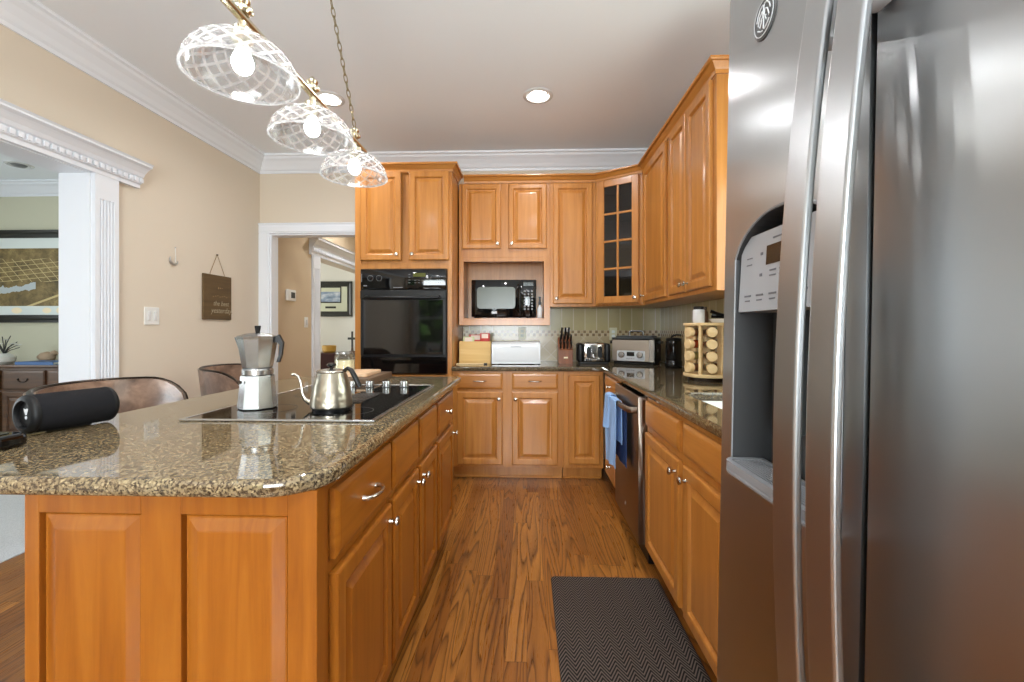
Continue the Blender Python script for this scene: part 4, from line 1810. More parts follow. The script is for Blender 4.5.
# cutting boards and the jar at the far end
t = obj('cutting_board', MB().prism(rrect(-.15, .15, -.20, .20, .01, 3), 0, .035, b=.003), 'walnut_board')
tag(t, 'thick dark wood cutting board lying at the far end of the island behind the cooktop', 'cutting board', loc=(-.985, 2.505, CT), rz=.0)
t = obj('cutting_board', MB().prism(rrect(-.13, .13, -.13, .13, .02, 4), 0, .02, b=.004), 'light_board')
tag(t, 'pale thin cutting board lying on the thick dark cutting board', 'cutting board', loc=(-1.01, 2.51, CT + .0353), rz=.0)
t = thing('jar', 'glass jar of cream wax with a metal rim behind the gooseneck kettle', 'jar', (-1.062, 2.53, CT + .0556))
mb = MB(); mb.lathe([(0, 0), (.054, 0), (.057, .004), (.057, .082), (.050, .096), (.046, .10), (.044, .098), (.054, .08), (.054, .006), (0, .004)], 28)
obj('glass', mb, 'jar_glass', t)
mb = MB(); mb.lathe([(0, .0045), (.0535, .0045), (.0535, .062), (0, .062)], 28)
obj('wax', mb, 'cream', t)
mb = MB(); mb.lathe([(.046, .099), (.051, .099), (.051, .108), (.02, .112), (0, .112)], 28)
obj('lid', mb, 'alu', t)

# portable speaker
t = thing('speaker', 'black cylindrical portable speaker lying on the island worktop', 'speaker', (-1.384, 1.285, CT + .0575))
axis = Vector((.052, .19, 0)).normalized()
sm = Matrix.Rotation(math.atan2(axis.y, axis.x) - PI / 2, 4, 'Z') @ Matrix.Rotation(-PI / 2, 4, 'X')   # local z -> along the axis
mb = MB(); mb.lathe([(0, -.092), (.052, -.092), (.0545, -.084), (.0545, .084), (.052, .092), (0, .092)], 40, sm)
obj('body', mb, 'mesh_cloth', t)
for s_ in (-1, 1):
    mb = MB()
    prof = [(.036, s_ * .0922), (.036, s_ * .100), (.040, s_ * .106), (.047, s_ * .105), (.054, s_ * .099), (.0555, s_ * .092), (.0545, s_ * .088), (.050, s_ * .0922)]
    mb.lathe(prof, 40, sm)
    e_ = obj('end_ring', mb, 'black_rubber', t)
    mb = MB(); mb.lathe([(0, s_ * .0925), (.0355, s_ * .0925), (.0355, s_ * .094), (.030, s_ * .096), (0, s_ * .097)], 32, sm)
    cone = obj('radiator', mb, 'black', t)
    if s_ < 0:
        mb = MB()
        em_ = sm @ T(0, 0, -.0967) @ Matrix.Rotation(PI, 4, 'X')
        # exclamation-like emblem, drawn in the end face (local x across, y up)
        mb.prism([(-.011, .017), (-.003, .014), (.002, .017), (.010, .017), (.003, -.001), (-.003, -.001)], 0, .0008, mtx=em_)
        mb.prism([(.0048 * math.cos(2 * PI * k / 16), -.0085 + .0048 * math.sin(2 * PI * k / 16)) for k in range(16)], 0, .0008, mtx=em_)
        obj('emblem', mb, 'lite_grey', cone, 'pale emblem shaped like an exclamation mark')
mb = MB(); mb.box(-.006, .006, -.055, .055, -.0573, -.052, .002, mtx=Matrix.Rotation(math.atan2(axis.y, axis.x) - PI / 2, 4, 'Z'))
obj('foot', mb, 'black_rubber', t)
t = thing('gadget', 'glossy black rounded gadget at the edge of the island in front of the speaker', 'gadget', (-1.395, 1.05, CT))
mb = MB(); mb.prism(rrect(-.115, .115, -.05, .05, .03, 6), 0, .034, b=.011, seg=3)
obj('body', mb, 'black_gloss', t)
mb = MB(); mb.prism(rrect(-.085, .085, -.03, .03, .02, 6), .0342, .0355)
obj('screen', mb, 'lcd', t)

# ------------------------------------------------------------------ counter stools
def stool(loc, rz, label):
    t = thing('counter_stool', label, 'stool', loc, rz, group='stools along the island')
    # local: the sitter faces +x
    R = .285

    def top(a):                       # a: angle from straight behind, -1..1
        return .975 - .02 * abs(a) ** 2 - .17 * (1 - math.sqrt(max(0, 1 - (max(0, abs(a) - .62) / .38) ** 2)))

    def pt(a, q, off=0.0):
        th = PI + a * math.radians(92)
        zt = top(a)
        z = .66 + (zt - .66) * q
        rr = R + off + .035 * q
        return (rr * math.cos(th) * .95, rr * math.sin(th) * 1.12, z)
    mb = MB()
    mb.grid(lambda u, v: pt(2 * u - 1, v), 28, 8, thick=lambda u, v: pt(2 * u - 1, v, -.032))
    b_ = obj('backrest', mb, 'leather', t)
    mb = MB()
    rim = [pt(-1, 0, -.016)] + [pt(-1, .5, -.016)] + [pt(2 * k / 30 - 1, 1.0, -.016) for k in range(31)] + [pt(1, .5, -.016), pt(1, 0, -.016)]
    mb.tube(rim, .010, 8)
    obj('rim', mb, 'bronze', b_)
    mb = MB()
    mb.prism([(.27 * math.cos(2 * PI * k / 32) * .95, .27 * math.sin(2 * PI * k / 32) * 1.08) for k in range(32)], .58, .66, b=.03, seg=4, smooth=True)
    obj('seat', mb, 'leather', t)
    for sx in (-1, 1):
        for sy in (-1, 1):
            mb = MB()
            fx = .20 if sx > 0 else -.11
            mb.tube([(fx * .85, sy * .16, .585), (fx, sy * .20, 0.002)], [.015, .011], 10)
            obj('leg', mb, 'bronze', t)
    mb = MB()
    c_ = [((.192 if sx > 0 else -.106), sy * .189, .16) for sx, sy in ((-1, -1), (1, -1), (1, 1), (-1, 1), (-1, -1))]
    for a, b in zip(c_, c_[1:]):
        mb.tube([a, b], .009, 8)
    obj('footrest', mb, 'bronze', t)
    return t


st = stool((-1.70, 1.86, 0), .10, 'brown leather barrel stool with a dark rim behind the black speaker')
dup(st, 'brown leather barrel stool with a dark rim seen left of the moka pot', (-1.73, 2.76, 0), .4)

# ------------------------------------------------------------------ anti-fatigue mat
o = obj('floor_mat', MB().prism(rrect(0, .515, 0, 1.0, .02, 4), 0, .015, b=.006), 'mat')
tag(o, 'dark herringbone rubber mat lying on the oak floor before the sink', 'mat', loc=(.115, 1.142, .0005))

# ------------------------------------------------------------------ pendant over the island
PXc, PYc = -.825, 1.665
t = thing('island_pendant_light', 'brass bar pendant with three cut-glass shades hanging on chains over the island', 'pendant light', (PXc, PYc, CEIL))
zb = 2.115 - CEIL
YS = (-.415, 0.0, .415)
mb = MB()
mb.tube([(0, -.60, zb), (0, .54, zb)], .0135, 12)
for y in (-.60, .54):
    mb.lathe([(0, -.014), (.010, -.012), (.015, 0), (.010, .012), (0, .014)], 12, T(0, y, zb, rx=PI / 2))
obj('bar', mb, 'brass', t)
rz_ = 1.942 - CEIL
SR = .150


def cut(u, v):
    """diamond cuts of the crystal"""
    a = abs(((u * 16 + v * 3.2) % 1) - .5) * 2
    b = abs(((u * 16 - v * 3.2) % 1) - .5) * 2
    k = min(1, v * 8) * min(1, (1 - v) * 12)
    return .0015 * (min(.55, min(a, b)) - .3) * k


for y in YS:
    prof = []
    n = 34
    for k in range(n + 1):
        q = k / n
        a = q * PI / 2
        r_ = SR * math.cos(a) ** 1.0 if k < n else .028
        prof.append((max(r_, .028), .118 * math.sin(a)))
    mb = MB()
    mb.lathe(prof, 176, disp=cut)
    mb.lathe([(SR - .003, -.003), (SR + .003, -.003), (SR + .003, .004), (SR - .003, .004), (SR - .003, -.003)], 64)
    sh = obj('shade', mb, 'crystal', t, 'clear cut-glass dome shade')
    sh.location = (0, y, rz_)
    OFF = Matrix.Translation((0, -y, -rz_))
    mb = MB()
    mb.lathe([(0, zb - .012), (.012, zb - .012), (.012, zb - .03), (.030, zb - .036), (.032, zb - .062), (.022, zb - .075), (.018, zb - .092), (0, zb - .092)], 20, OFF @ T(0, y, 0))
    obj('socket', mb, 'brass', sh)
    mb = MB()
    zc = rz_ + .045
    mb.lathe([(0, zc - .034), (.014, zc - .031), (.022, zc - .024), (.028, zc - .010), (.0285, zc + .003), (.024, zc + .016), (.018, zc + .030), (.013, zc + .040), (0, zc + .040)], 24, OFF @ T(0, y, 0))
    obj('bulb', mb, 'bulb', sh, 'glowing round bulb')
    mb = MB()
    mb.lathe([(0, zb + .010), (.018, zb + .012), (.024, zb + .020), (.024, zb + .028), (.012, zb + .034), (.019, zb + .042), (.021, zb + .050), (.012, zb + .058), (.006, zb + .066), (0, zb + .07)], 18, T(0, y, 0))
    for k in range(8):
        a = 2 * PI * k / 8
        mb.lathe([(0, -.007), (.005, -.005), (.007, 0), (.005, .005), (0, .007)], 8, T(.023 * math.cos(a), y + .023 * math.sin(a), zb + .024))
    obj('finial', mb, 'brass', t)
for sgn in (-1, 1):
    a, b = Vector((0, sgn * .415, zb + .068)), Vector((0, sgn * .03, -.035))
    n = int((b - a).length / .030)
    d = (b - a).normalized()
    q = d.to_track_quat('Z', 'Y').to_matrix().to_4x4()
    mb = MB()
    for k in range(n):
        c = a + (b - a) * ((k + .5) / n)
        m_ = Matrix.Translation(c) @ q @ Matrix.Rotation(PI / 2 * (k % 2), 4, 'Z')
        loop = [(.0075 * math.cos(2 * PI * j / 12), 0, .020 * math.sin(2 * PI * j / 12)) for j in range(13)]
        mb.tube(loop, .0021, 6, caps=False, mtx=m_)
    obj('chain', mb, 'chain', t)
mb = MB(); mb.lathe([(0, 0), (.065, 0), (.063, -.012), (.045, -.026), (.02, -.032), (.012, -.04), (0, -.04)], 28)
obj('ceiling_canopy', mb, 'brass', t)

# ------------------------------------------------------------------ recessed ceiling lights
def can_light(x, y, label, on=True, z=CEIL):
    t = thing('recessed_light', label, 'ceiling light', (x, y, z), group='recessed ceiling lights')
    mb = MB()
    mb.lathe([(.078, -.0005), (.105, -.0005), (.105, -.004), (.098, -.008), (.080, -.008), (.074, -.002), (.078, -.0005)], 36)
    obj('trim_ring', mb, 'white_gloss', t)
    mb = MB()
    mb.lathe([(0, -.001), (.055, -.001), (.060, -.006), (.045, -.018), (.02, -.024), (0, -.025)], 28)
    obj('lamp', mb, 'canlamp' if on else 'mid_grey', t)
    mb = MB(); mb.lathe([(.0605, -.001), (.0735, -.001), (.0735, -.0022), (.0605, -.0022)], 36)
    obj('baffle', mb, 'lite_grey', t)
    return t


can_light(.077, 3.08, 'lit recessed ceiling light in front of the microwave cabinet, above the aisle')
can_light(-1.40, 3.07, 'lit recessed ceiling light behind the pendant bar')
can_light(.10, 1.05, 'lit recessed ceiling light above the aisle beside the refrigerator, out of frame')
can_light(-1.40, .55, 'lit recessed ceiling light over the near end of the island, out of frame')
can_light(-2.0, 5.6, 'added recessed ceiling light brightening the hall beyond the doorway, out of frame')  # unseen lamp, added to brighten the hall
can_light(-.30, -.9, 'lit recessed ceiling light behind the camera, out of frame')
can_light(-5.04, 4.20, 'unlit recessed ceiling light in the dining room', False)
for i, (x, y) in enumerate(((.077, 3.08), (-1.40, 3.07), (.10, 1.05), (-1.40, .55), (-.30, -.9), (-2.0, 5.6))):  # last pair is the beam of the added hall lamp
    area('recessed_lamp_beam', (x, y, CEIL - .03), (0, 0, 0), .10, .10, 10, (.97, .98, 1.0), 'DISK', 160)

# ------------------------------------------------------------------ on the left wall
t = thing('wall_sign', 'small brown wooden sign with pale handwriting hanging by a string on the beige wall', 'sign', (XL + .001, 3.54, 1.290), rz=PI / 2)
# local: x along the wall (+y world), -y out of the wall
mb = MB(); mb.box(-.165, .165, -.016, -.002, 0, .365, .003)
bd = obj('board', mb, 'sign_wood', t)
mb = MB()
for sx in (-1, 1):
    mb.tube([(sx * .085, -.016, .36), (sx * .085, -.010, .372), (0, -.008, .535)], .0022, 6)
obj('string', mb, 'string', t)
mb = MB(); mb.lathe([(0, 0), (.004, 0), (.004, .012), (.006, .013), (0, .014)], 10, T(0, -.001, .533, rx=PI / 2))
obj('nail', mb, 'bronze', t)
tm = lambda x, z: T(x, -.0163, z, rx=PI / 2)
text('lettering', 'yesterday.', .062, 'chalk', bd, tm(.045, .055))
text('lettering', 'the best', .056, 'chalk', bd, tm(.035, .115))
mb = MB()
for k in range(7):
    mb.box(-.06 + .026 * k, -.048 + .026 * k, -.0168, -.0160, .185 + .004 * (k % 3), .191 + .004 * (k % 3))
    if k < 3:
        mb.box(.0 + .022 * k, .011 + .022 * k, -.0168, -.0160, .252 + .003 * k, .268 - .003 * k)
obj('faint_lettering', mb, 'string', bd, 'faint worn lettering')

t = thing('light_switch', 'white double light switch plate on the beige wall below the silver charm', 'switch', (XL + .001, 2.913, 1.302), rz=PI / 2)
mb = MB(); mb.box(-.060, .060, -.006, 0, -.060, .060, .002)
obj('plate', mb, 'white_plastic', t)
for x in (-.024, .024):
    mb = MB(); mb.box(x - .012, x + .012, -.011, -.0062, -.030, .030, .002)
    obj('toggle', mb, 'white_gloss', t)
t = thing('wall_charm', 'small silver crescent charm hanging on a nail on the beige wall', 'charm', (XL + .001, 3.098, 1.715), rz=PI / 2)
mb = MB()
mb.tube([(.036 * math.cos(a), -.008, .036 * math.sin(a)) for a in [math.radians(150 + 14 * k) for k in range(15)]], [.003 + .006 * math.sin(PI * k / 14) for k in range(15)], 8)
obj('crescent', mb, 'silver', t)
mb = MB(); mb.tube([(.012, -.006, -.02), (.018, -.006, .03), (.016, -.003, .09)], .0016, 6)
mb.lathe([(0, 0), (.003, 0), (.003, .010), (0, .011)], 8, T(.016, 0, .09, rx=PI / 2))
obj('hanger', mb, 'silver', t)

# ------------------------------------------------------------------ hall seen through the doorway
t = thing('thermostat', 'white thermostat with a dark display on the tan hall wall', 'thermostat', (XL + .013, 4.64, 1.575), rz=PI / 2)
mb = MB(); mb.box(-.085, .085, -.028, 0, -.060, .060, .008, 2)
obj('case', mb, 'white_plastic', t)
mb = MB(); mb.box(-.02, .06, -.0288, -.028, -.030, .032)
obj('display', mb, 'dark_grey', t)
t = thing('light_switch', 'pale light switch plate on the tan hall wall below the thermostat', 'switch', (XL + .013, 4.99, 1.29), rz=PI / 2)
mb = MB(); mb.box(-.04, .04, -.006, 0, -.060, .060, .002)
obj('plate', mb, 'white_plastic', t)
mb = MB(); mb.box(-.014, .014, -.011, -.0062, -.030, .030, .002)
obj('toggle', mb, 'white_gloss', t)


def framed(name, label, x0, x1, z0, z1, yw, fw, matw, fm, mm, pm, depth=.03, profile=True):
    """framed picture on a wall facing -y"""
    t = thing(name, label, 'picture', ((x0 + x1) / 2, yw - .001, z0))
    w, h = (x1 - x0), z1 - z0
    mb = MB()
    out = [(-w / 2, 0), (w / 2, 0), (w / 2, h), (-w / 2, h)]
    mb.sweep([(-w / 2, 0), (-w / 2, h), (w / 2, h), (w / 2, 0)],
             [(0, 0), (0, depth), (-fw * .3, depth * .9), (-fw * .55, depth * .6), (-fw, depth * .5), (-fw, 0)], closed=True, mtx=UP)
    obj('frame', mb, fm, t)
    mb = MB(); mb.box(-w / 2 + fw * .8, w / 2 - fw * .8, -.008, 0, fw * .8, h - fw * .8)
    obj('mat_board', mb, mm, t)
    a = fw + matw[0]
    mb = MB()
    pw_, ph0, ph1 = w / 2 - a, fw + matw[1], h - fw - matw[2]
    mb.box(-pw_, pw_, -.0092, -.008, 0, ph1 - ph0)
    p = obj('print', mb, pm, t)
    p.location = (0, 0, ph0)
    return t


t = framed('picture', 'dark framed small seascape with a wide green mount in the far room', -3.62, -2.89, 1.42, 2.00, 7.2, .085, (.10, .14, .085), 'pic_black', 'paper', 'print')
mb = MB(); mb.box(-.09, .09, -.0095, -.008, .135, .168)
obj('title_plate', mb, 'pic_black', t)
mb = MB()
mb.sweep([(-.18, .225), (-.18, .495), (.18, .495), (.18, .225)], [(0, .0085), (0, .0105), (-.018, .0105), (-.018, .0085)], closed=True, mtx=UP)
obj('inner_border', mb, 'pic_black', t)

t = thing('sideboard', 'dark wooden console in the far room seen through the doorway', 'sideboard', (-3.10, 6.85, 0))
mb = MB(); mb.box(-.75, .75, -.2, .2, .80, .845, .006); mb.box(-.71, .71, -.18, .19, .55, .80)
obj('case', mb, 'walnut', t)
for sx in (-.68, .68):
    for y in (-.15, .16):
        mb = MB(); mb.box(sx - .025, sx + .025, y - .025, y + .025, 0, .55, .003)
        obj('leg', mb, 'walnut', t)
mb = MB(); mb.lathe([(0, 0), (.08, 0), (.10, .02), (.105, .10), (.095, .11), (.085, .02), (.07, .01), (0, .01)], 24)
o = obj('basket', mb, 'gold')
tag(o, 'golden woven basket standing on the dark console in the far room', 'basket', loc=(-3.10, 6.80, .846))
t = thing('cross_ornament', 'small dark cross ornament standing on the console behind the glass jar', 'ornament', (-2.735, 6.80, .846))
mb = MB(); mb.lathe([(0, 0), (.05, 0), (.05, .02), (.02, .03), (.015, .08), (0, .08)], 14)
obj('base', mb, 'walnut', t)
mb = MB(); mb.box(-.014, .014, -.01, .01, .08, .33, .003); mb.box(-.07, .07, -.0105, .0105, .20, .235, .003)
obj('cross', mb, 'twig', t)
o = obj('cloth_runner', MB().box(-.28, .10, -.212, -.201, .50, .84, .002), mat('patterned_red_cloth', (60, 30, 28), .9))
tag(o, 'dark red cloth hanging over the front of the console in the far room', 'cloth', loc=(-3.05, 6.85, 0))

# ------------------------------------------------------------------ dining room seen through the opening
t = framed('picture', 'large dark framed aerial town map on the sage dining room wall', -6.30, -4.72, 1.285, 2.315, 4.745, .085, (.0, .10, .115), 'pic_black', 'pic_white', 'map', .04)
mb = MB()
for cx, w_, h_ in ((.15, .10, .055), (.34, .16, .08), (-.2, .12, .06)):
    mb.lathe([(0, 0), (w_ * .5, 0), (w_ * .52, .0008), (0, .001)], 24, T(cx, -.0082, .135, rx=PI / 2) @ Matrix.Diagonal((1, h_ / w_ * 1.1, 1, 1)))
obj('printed_vignettes', mb, 'cream', t)
t = thing('sideboard', 'brown wooden sideboard with carved drawers below the town map', 'sideboard', (-5.35, 4.50, .0045))
SWID = .95
mb = MB()
mb.box(-SWID, SWID, -.20, .22, .10, .815, .004)
for sx in (-SWID + .04, SWID - .04):
    for y in (-.16, .18):
        mb.box(sx - .035, sx + .035, y - .035, y + .035, 0, .10, .004)
obj('case', mb, 'walnut', t)
mb = MB(); mb.box(-SWID - .02, SWID + .02, -.225, .235, .815, .845, .008, 2)
obj('top', mb, 'walnut', t)
for k in range(4):
    x = -SWID + .03 + k * .475
    d = obj('drawer', drawer_mb(.445, .20, x, .59, -.20), 'walnut', t)
    mb = MB()
    mb.tube([(x + .2225 + .05 * math.cos(PI + PI * j / 10), -.225, .70 + .03 * math.sin(PI + PI * j / 10)) for j in range(11)], .004, 6)
    for sx in (-.05, .05):
        mb.lathe([(0, 0), (.01, 0), (.008, .008), (0, .009)], 10, T(x + .2225 + sx, -.22, .70, rx=PI / 2))
    obj('bail_handle', mb, 'bronze', d)
    d = obj('door', panel_mb(.445, .45, x, .12, -.20), 'walnut', t)
o = thing('book', 'thin blue covered book lying on the brown sideboard', 'book', (-4.97, 4.40, .8502))
mb = MB(); mb.box(-.20, .20, -.13, .13, 0, .004, .001); mb.box(-.20, .20, -.13, .13, .026, .030, .001); mb.box(-.20, .20, -.13, -.126, .004, .026)
obj('cover', mb, 'book_blue', o)
mb = MB(); mb.box(-.195, .195, -.125, .125, .0041, .0258)
obj('pages', mb, 'pic_white', o)
t = thing('flower_vase', 'small white vase with dark twigs and pale blooms on the brown sideboard', 'vase', (-5.42, 4.38, .8502))
mb = MB(); mb.lathe([(0, 0), (.05, 0), (.085, .03), (.09, .07), (.06, .10), (.035, .11), (.03, .108), (.05, .09), (0, .02)], 20)
obj('vase', mb, 'fern', t)
mb = MB()
rr = random.Random(3)
tips = []
for k in range(12):
    a = 2 * PI * k / 12
    e = Vector((.16 * math.cos(a) * rr.uniform(.5, 1), .12 * math.sin(a) * rr.uniform(.5, 1), rr.uniform(.16, .30)))
    mb.tube([(0, 0, .10), (e.x * .4, e.y * .4, .10 + (e.z - .10) * .6), tuple(e)], .004, 5)
    tips.append(e)
obj('twigs', mb, 'twig', t)
mb = MB()
for e in tips[::2]:
    for k in range(5):
        a = 2 * PI * k / 5
        mb.lathe([(0, -.006), (.014, 0), (0, .006)], 8, T(e.x + .016 * math.cos(a), e.y + .016 * math.sin(a), e.z))
obj('blooms', mb, 'fern', t)
o = thing('bird_ornament', 'small tan bird ornament between the vase and blue book', 'ornament', (-5.20, 4.59, .8502))
mb = MB()
mb.lathe([(0, -.11), (.02, -.09), (.05, -.04), (.06, .01), (.045, .06), (.02, .085), (0, .09)], 18, T(0, 0, .06, ry=PI / 2))
mb.lathe([(0, -.035), (.025, -.02), (.033, 0), (.025, .02), (0, .035)], 14, T(.085, 0, .10))
mb.lathe([(.010, 0), (0, .03)], 8, T(.115, 0, .10, ry=PI / 2))
obj('bird', mb, 'tan_ornament', o)

# ------------------------------------------------------------------ on the back worktop
WT = .9144
t = thing('bamboo_bin', 'bamboo box holding packets beside the oven cabinet', 'box', (-.447, 3.86, WT))
t.scale = (.94, 1, 1)
mb = MB()
w_, d_, h_ = .145, .09, .192
mb.box(-w_, w_, -d_, -d_ + .012, 0, h_, .002)
mb.box(-w_, w_, d_ - .012, d_, 0, h_, .002)
mb.box(-w_, -w_ + .012, -d_ + .012, d_ - .012, 0, h_, .002)
mb.box(w_ - .012, w_, -d_ + .012, d_ - .012, 0, h_, .002)
mb.box(-w_ + .012, w_ - .012, -d_ + .012, d_ - .012, 0, .012)
obj('box', mb, 'bamboo', t)


def packet(x, y, w_, h_, m, m2, label, tilt, rz=0.0):
    t = thing('snack_packet', label, 'packet', (x, y, WT + .0125), rz, group='packets in the bamboo box')
    mb = MB()
    mb.grid(lambda u, v: (w_ * (u - .5), -.014 * math.sin(PI * u) * math.sin(PI * v) + tilt * v, h_ * v), 10, 12,
            thick=lambda u, v: (w_ * (u - .5), .014 * math.sin(PI * u) * math.sin(PI * v) + .001 + tilt * v, h_ * v))
    b = obj('pouch', mb, m, t)
    mb = MB()
    v0, v1 = (h_ - .045) / h_, (h_ - .006) / h_
    mb.grid(lambda u, v: (w_ * .34 * (2 * u - 1), -.014 * math.sin(PI * (.5 + .34 * (2 * u - 1))) * math.sin(PI * (v0 + (v1 - v0) * v)) - .0012 + tilt * (v0 + (v1 - v0) * v), h_ * (v0 + (v1 - v0) * v)), 8, 4)
    obj('printed_band', mb, m2, b)


packet(-.512, 3.835, .10, .218, 'green_packet', 'red_white', 'pale green packet in the bamboo box, next to the oven cabinet', .012)
packet(-.455, 3.870, .12, .236, 'red', 'red_white', 'red packet with a pale band in the middle of the bamboo box', .02)
packet(-.370, 3.850, .085, .250, 'red', 'red_white', 'red and white packet in the bamboo box, next to the white bread box', .01)

t = thing('spatula', 'light wooden spatula with a dark tip lying in front of the bamboo box', 'spatula', (-.46, 3.70, WT), rz=.06)
mb = MB(); mb.prism([(-.135, -.022), (-.06, -.026), (.0, -.012), (.095, -.009), (.095, .009), (0, .012), (-.06, .026), (-.135, .022)], 0, .010, b=.002)
obj('blade', mb, 'pale_wood', t)
mb = MB(); mb.box(.0953, .125, -.010, .010, 0, .011, .002)
obj('handle_tip', mb, 'black', t)

t = thing('bread_box', 'white metal bread box with a slot handle on the back worktop', 'bread box', (-.093, 3.83, WT))
w_ = .205
mb = MB()
prof = rrect(-.12, .12, .006, .192, [.004, .06, .03, .004], 7)
prof = [(x, z) for x, z in rrect(-.12, .12, .006, .192, .004, 3)]
prof = [(-.12, .006), (.12, .006), (.12, .165)] + [(.095 + .025 * math.cos(a), .165 + .025 * math.sin(a)) for a in [PI / 2 * k / 6 for k in range(1, 7)]] + \
       [(-.095 - .025 * math.sin(a), .165 + .025 * math.cos(a)) for a in [PI / 2 * k / 6 for k in range(0, 7)]]
YZ = Matrix(((0, 0, 1, 0), (1, 0, 0, 0), (0, 1, 0, 0), (0, 0, 0, 1)))
mb.prism(prof, -w_, w_, mtx=YZ, smooth=True)
M['enamel'] = mat('white_enamel', (192, 193, 194), .25, coat=.2)
obj('body', mb, 'enamel', t)
mb = MB(); mb.box(-w_ + .012, w_ - .012, -.1235, -.1205, .028, .150, .002)
ld = obj('lid', mb, 'enamel', t)
mb = MB(); mb.box(-.045, .045, -.1275, -.1236, .146, .152, .001)
obj('slot_handle', mb, 'mid_grey', ld)
for sx in (-1, 1):
    mb = MB(); mb.box(sx * .17 - .015, sx * .17 + .015, -.10, .10, 0, .0058)
    obj('foot', mb, 'dark_grey', t)

# knife block with its knives
kb = thing('knife_block', 'brown wooden knife block bristling with black handled knives', 'knife block', (.335, 3.90, WT))
mb = MB()
side = [(-.085, 0), (.07, 0), (.095, .145), (.02, .225), (-.085, .115)]
mb.prism(side, -.062, .062, b=.004, mtx=YZ)
obj('block', mb, 'block_wood', kb)
mb = MB(); mb.box(-.018, .018, -.0862, -.0852, .045, .058)
obj('maker_plate', mb, 'cream', kb)
sl = Vector((0, .105, .11)).normalized()             # slope of the slotted face
nrm = Vector((0, -.72, .69)).normalized()
k_i = 0
rows = [(.15, 4, .085), (.5, 4, .10), (.85, 3, .12)]
names = {0: 'lowest', 1: 'middle', 2: 'topmost'}
first = None
for r_i, (q, n_, L) in enumerate(rows):
    for c_i in range(n_):
        x = (c_i - (n_ - 1) / 2) * .030
        p = Vector((.335 + x, 3.90 - .085 + .105 * q, WT + .115 + .11 * q)) + nrm * .001
        order = ['first', 'second', 'third', 'fourth'][c_i]
        lab = 'black handled knife in the block, %s row, %s from the bread box' % (names[r_i], order)
        t = thing('kitchen_knife', lab, 'knife', p, group='knives in the wooden block')
        t.rotation_euler = (math.atan2(-nrm.y, nrm.z), 0, 0)
        t.rotation_euler = (math.radians(46 - 6 * r_i), 0, 0)
        mb = MB(); mb.box(-.007, .007, -.010, .010, .004, L, .004, 2)
        h = obj('handle', mb, 'black', t)
        mb = MB(); mb.box(-.0075, .0075, -.0105, .0105, 0, .004)
        obj('bolster', mb, 'chrome', t)
t = thing('kitchen_scissors', 'steel scissors with pale handles stuck in the top of the knife block', 'scissors', (.352, 3.935, WT + .212))
t.rotation_euler = (math.radians(28), 0, 0)
mb = MB(); mb.box(-.008, .008, -.002, .002, -.002, .07)
obj('blades', mb, 'chrome', t)
mb = MB()
for sx in (-1, 1):
    mb.tube([(sx * .014 + .012 * math.cos(2 * PI * k / 12), 0, .088 + .020 * math.sin(2 * PI * k / 12)) for k in range(13)], .004, 6)
obj('handles', mb, 'lite_grey', t)

# toaster
t = thing('toaster', 'black and chrome two-lever toaster between the knife block and the roaster', 'toaster', (.575, 3.87, WT), rz=-.03)
t.scale = (.92, .95, 1.0)
mb = MB(); mb.box(-.150, -.096, -.11, .12, .010, .175, .022, 4); mb.box(.096, .150, -.11, .12, .010, .175, .022, 4)
mb.box(-.135, .135, -.105, .115, 0, .02, .004)
mb.box(-.10, .10, .105, .12, .02, .17)
obj('side_shell', mb, 'black', t)
mb = MB(); mb.box(-.0955, .0955, -.115, .105, .0205, .178, .012, 3)
c_ = obj('chrome_body', mb, 'chrome', t)
for sx in (-1, 1):
    mb = MB(); mb.prism(rrect(sx * .052 - .020, sx * .052 + .020, .052, .152, .018), 0, .0012, mtx=T(0, -.1152, 0) @ UP)
    pnl = obj('lever_slot', mb, 'black', c_)
    mb = MB(); mb.box(sx * .052 - .014, sx * .052 + .014, -.138, -.1165, .118, .132, .004, 2)
    obj('lever', mb, 'black_gloss', pnl)
    for dx in (-.024, 0, .024):
        mb = MB(); mb.lathe([(0, 0), (.0085, 0), (.008, .006), (0, .007)], 14, T(sx * .052 + dx * .8, -.1152, .036, rx=PI / 2))
        obj('button', mb, 'black', c_)
mb = MB()
for sx in (-1, 1):
    mb.box(sx * .045 - .012, sx * .045 + .012, -.09, .085, .1782, .1795)
obj('bread_slot', mb, 'void', c_)

# roaster / multi cooker in the corner
t = thing('roaster', 'black and steel electric roaster with a control panel standing in the corner', 'cooker', (.945, 3.84, WT), rz=-.48)
t.scale = (1.06, 1.0, 1.04)
mb = MB(); mb.prism(rrect(-.175, .175, -.115, .125, .03), .020, .205, b=.01, seg=3)
mb.box(-.16, .16, -.10, .11, .0, .0195, .004)
obj('body', mb, 'black', t)
mb = MB()
mb.box(-.168, .168, -.1225, -.1155, .024, .200, .003)
f_ = obj('front_panel', mb, 'steel_dw', t, 'steel front panel')
mb = MB(); mb.box(-.125, .095, -.129, -.1228, .030, .112, .008, 2)
p_ = obj('control_panel', mb, 'lite_grey', f_, 'pale control panel')
for x in (-.088, .056):
    mb = MB(); mb.lathe([(0, 0), (.026, 0), (.025, .010), (.021, .014), (0, .015)], 20, T(x, -.1292, .078, rx=PI / 2))
    obj('dial', mb, 'alu', p_)
mb = MB(); mb.box(-.046, .014, -.1302, -.1292, .068, .102)
obj('display', mb, 'lcd', p_)
mb = MB()
for k in range(4):
    mb.box(-.05 + .018 * k, -.038 + .018 * k, -.1299, -.1292, .044, .049)
obj('buttons', mb, 'mid_grey', p_)
mb = MB(); mb.box(.128, .167, -.128, -.1228, .022, .202, .003)
obj('corner_strip', mb, 'alu', f_, 'bright vertical steel strip')
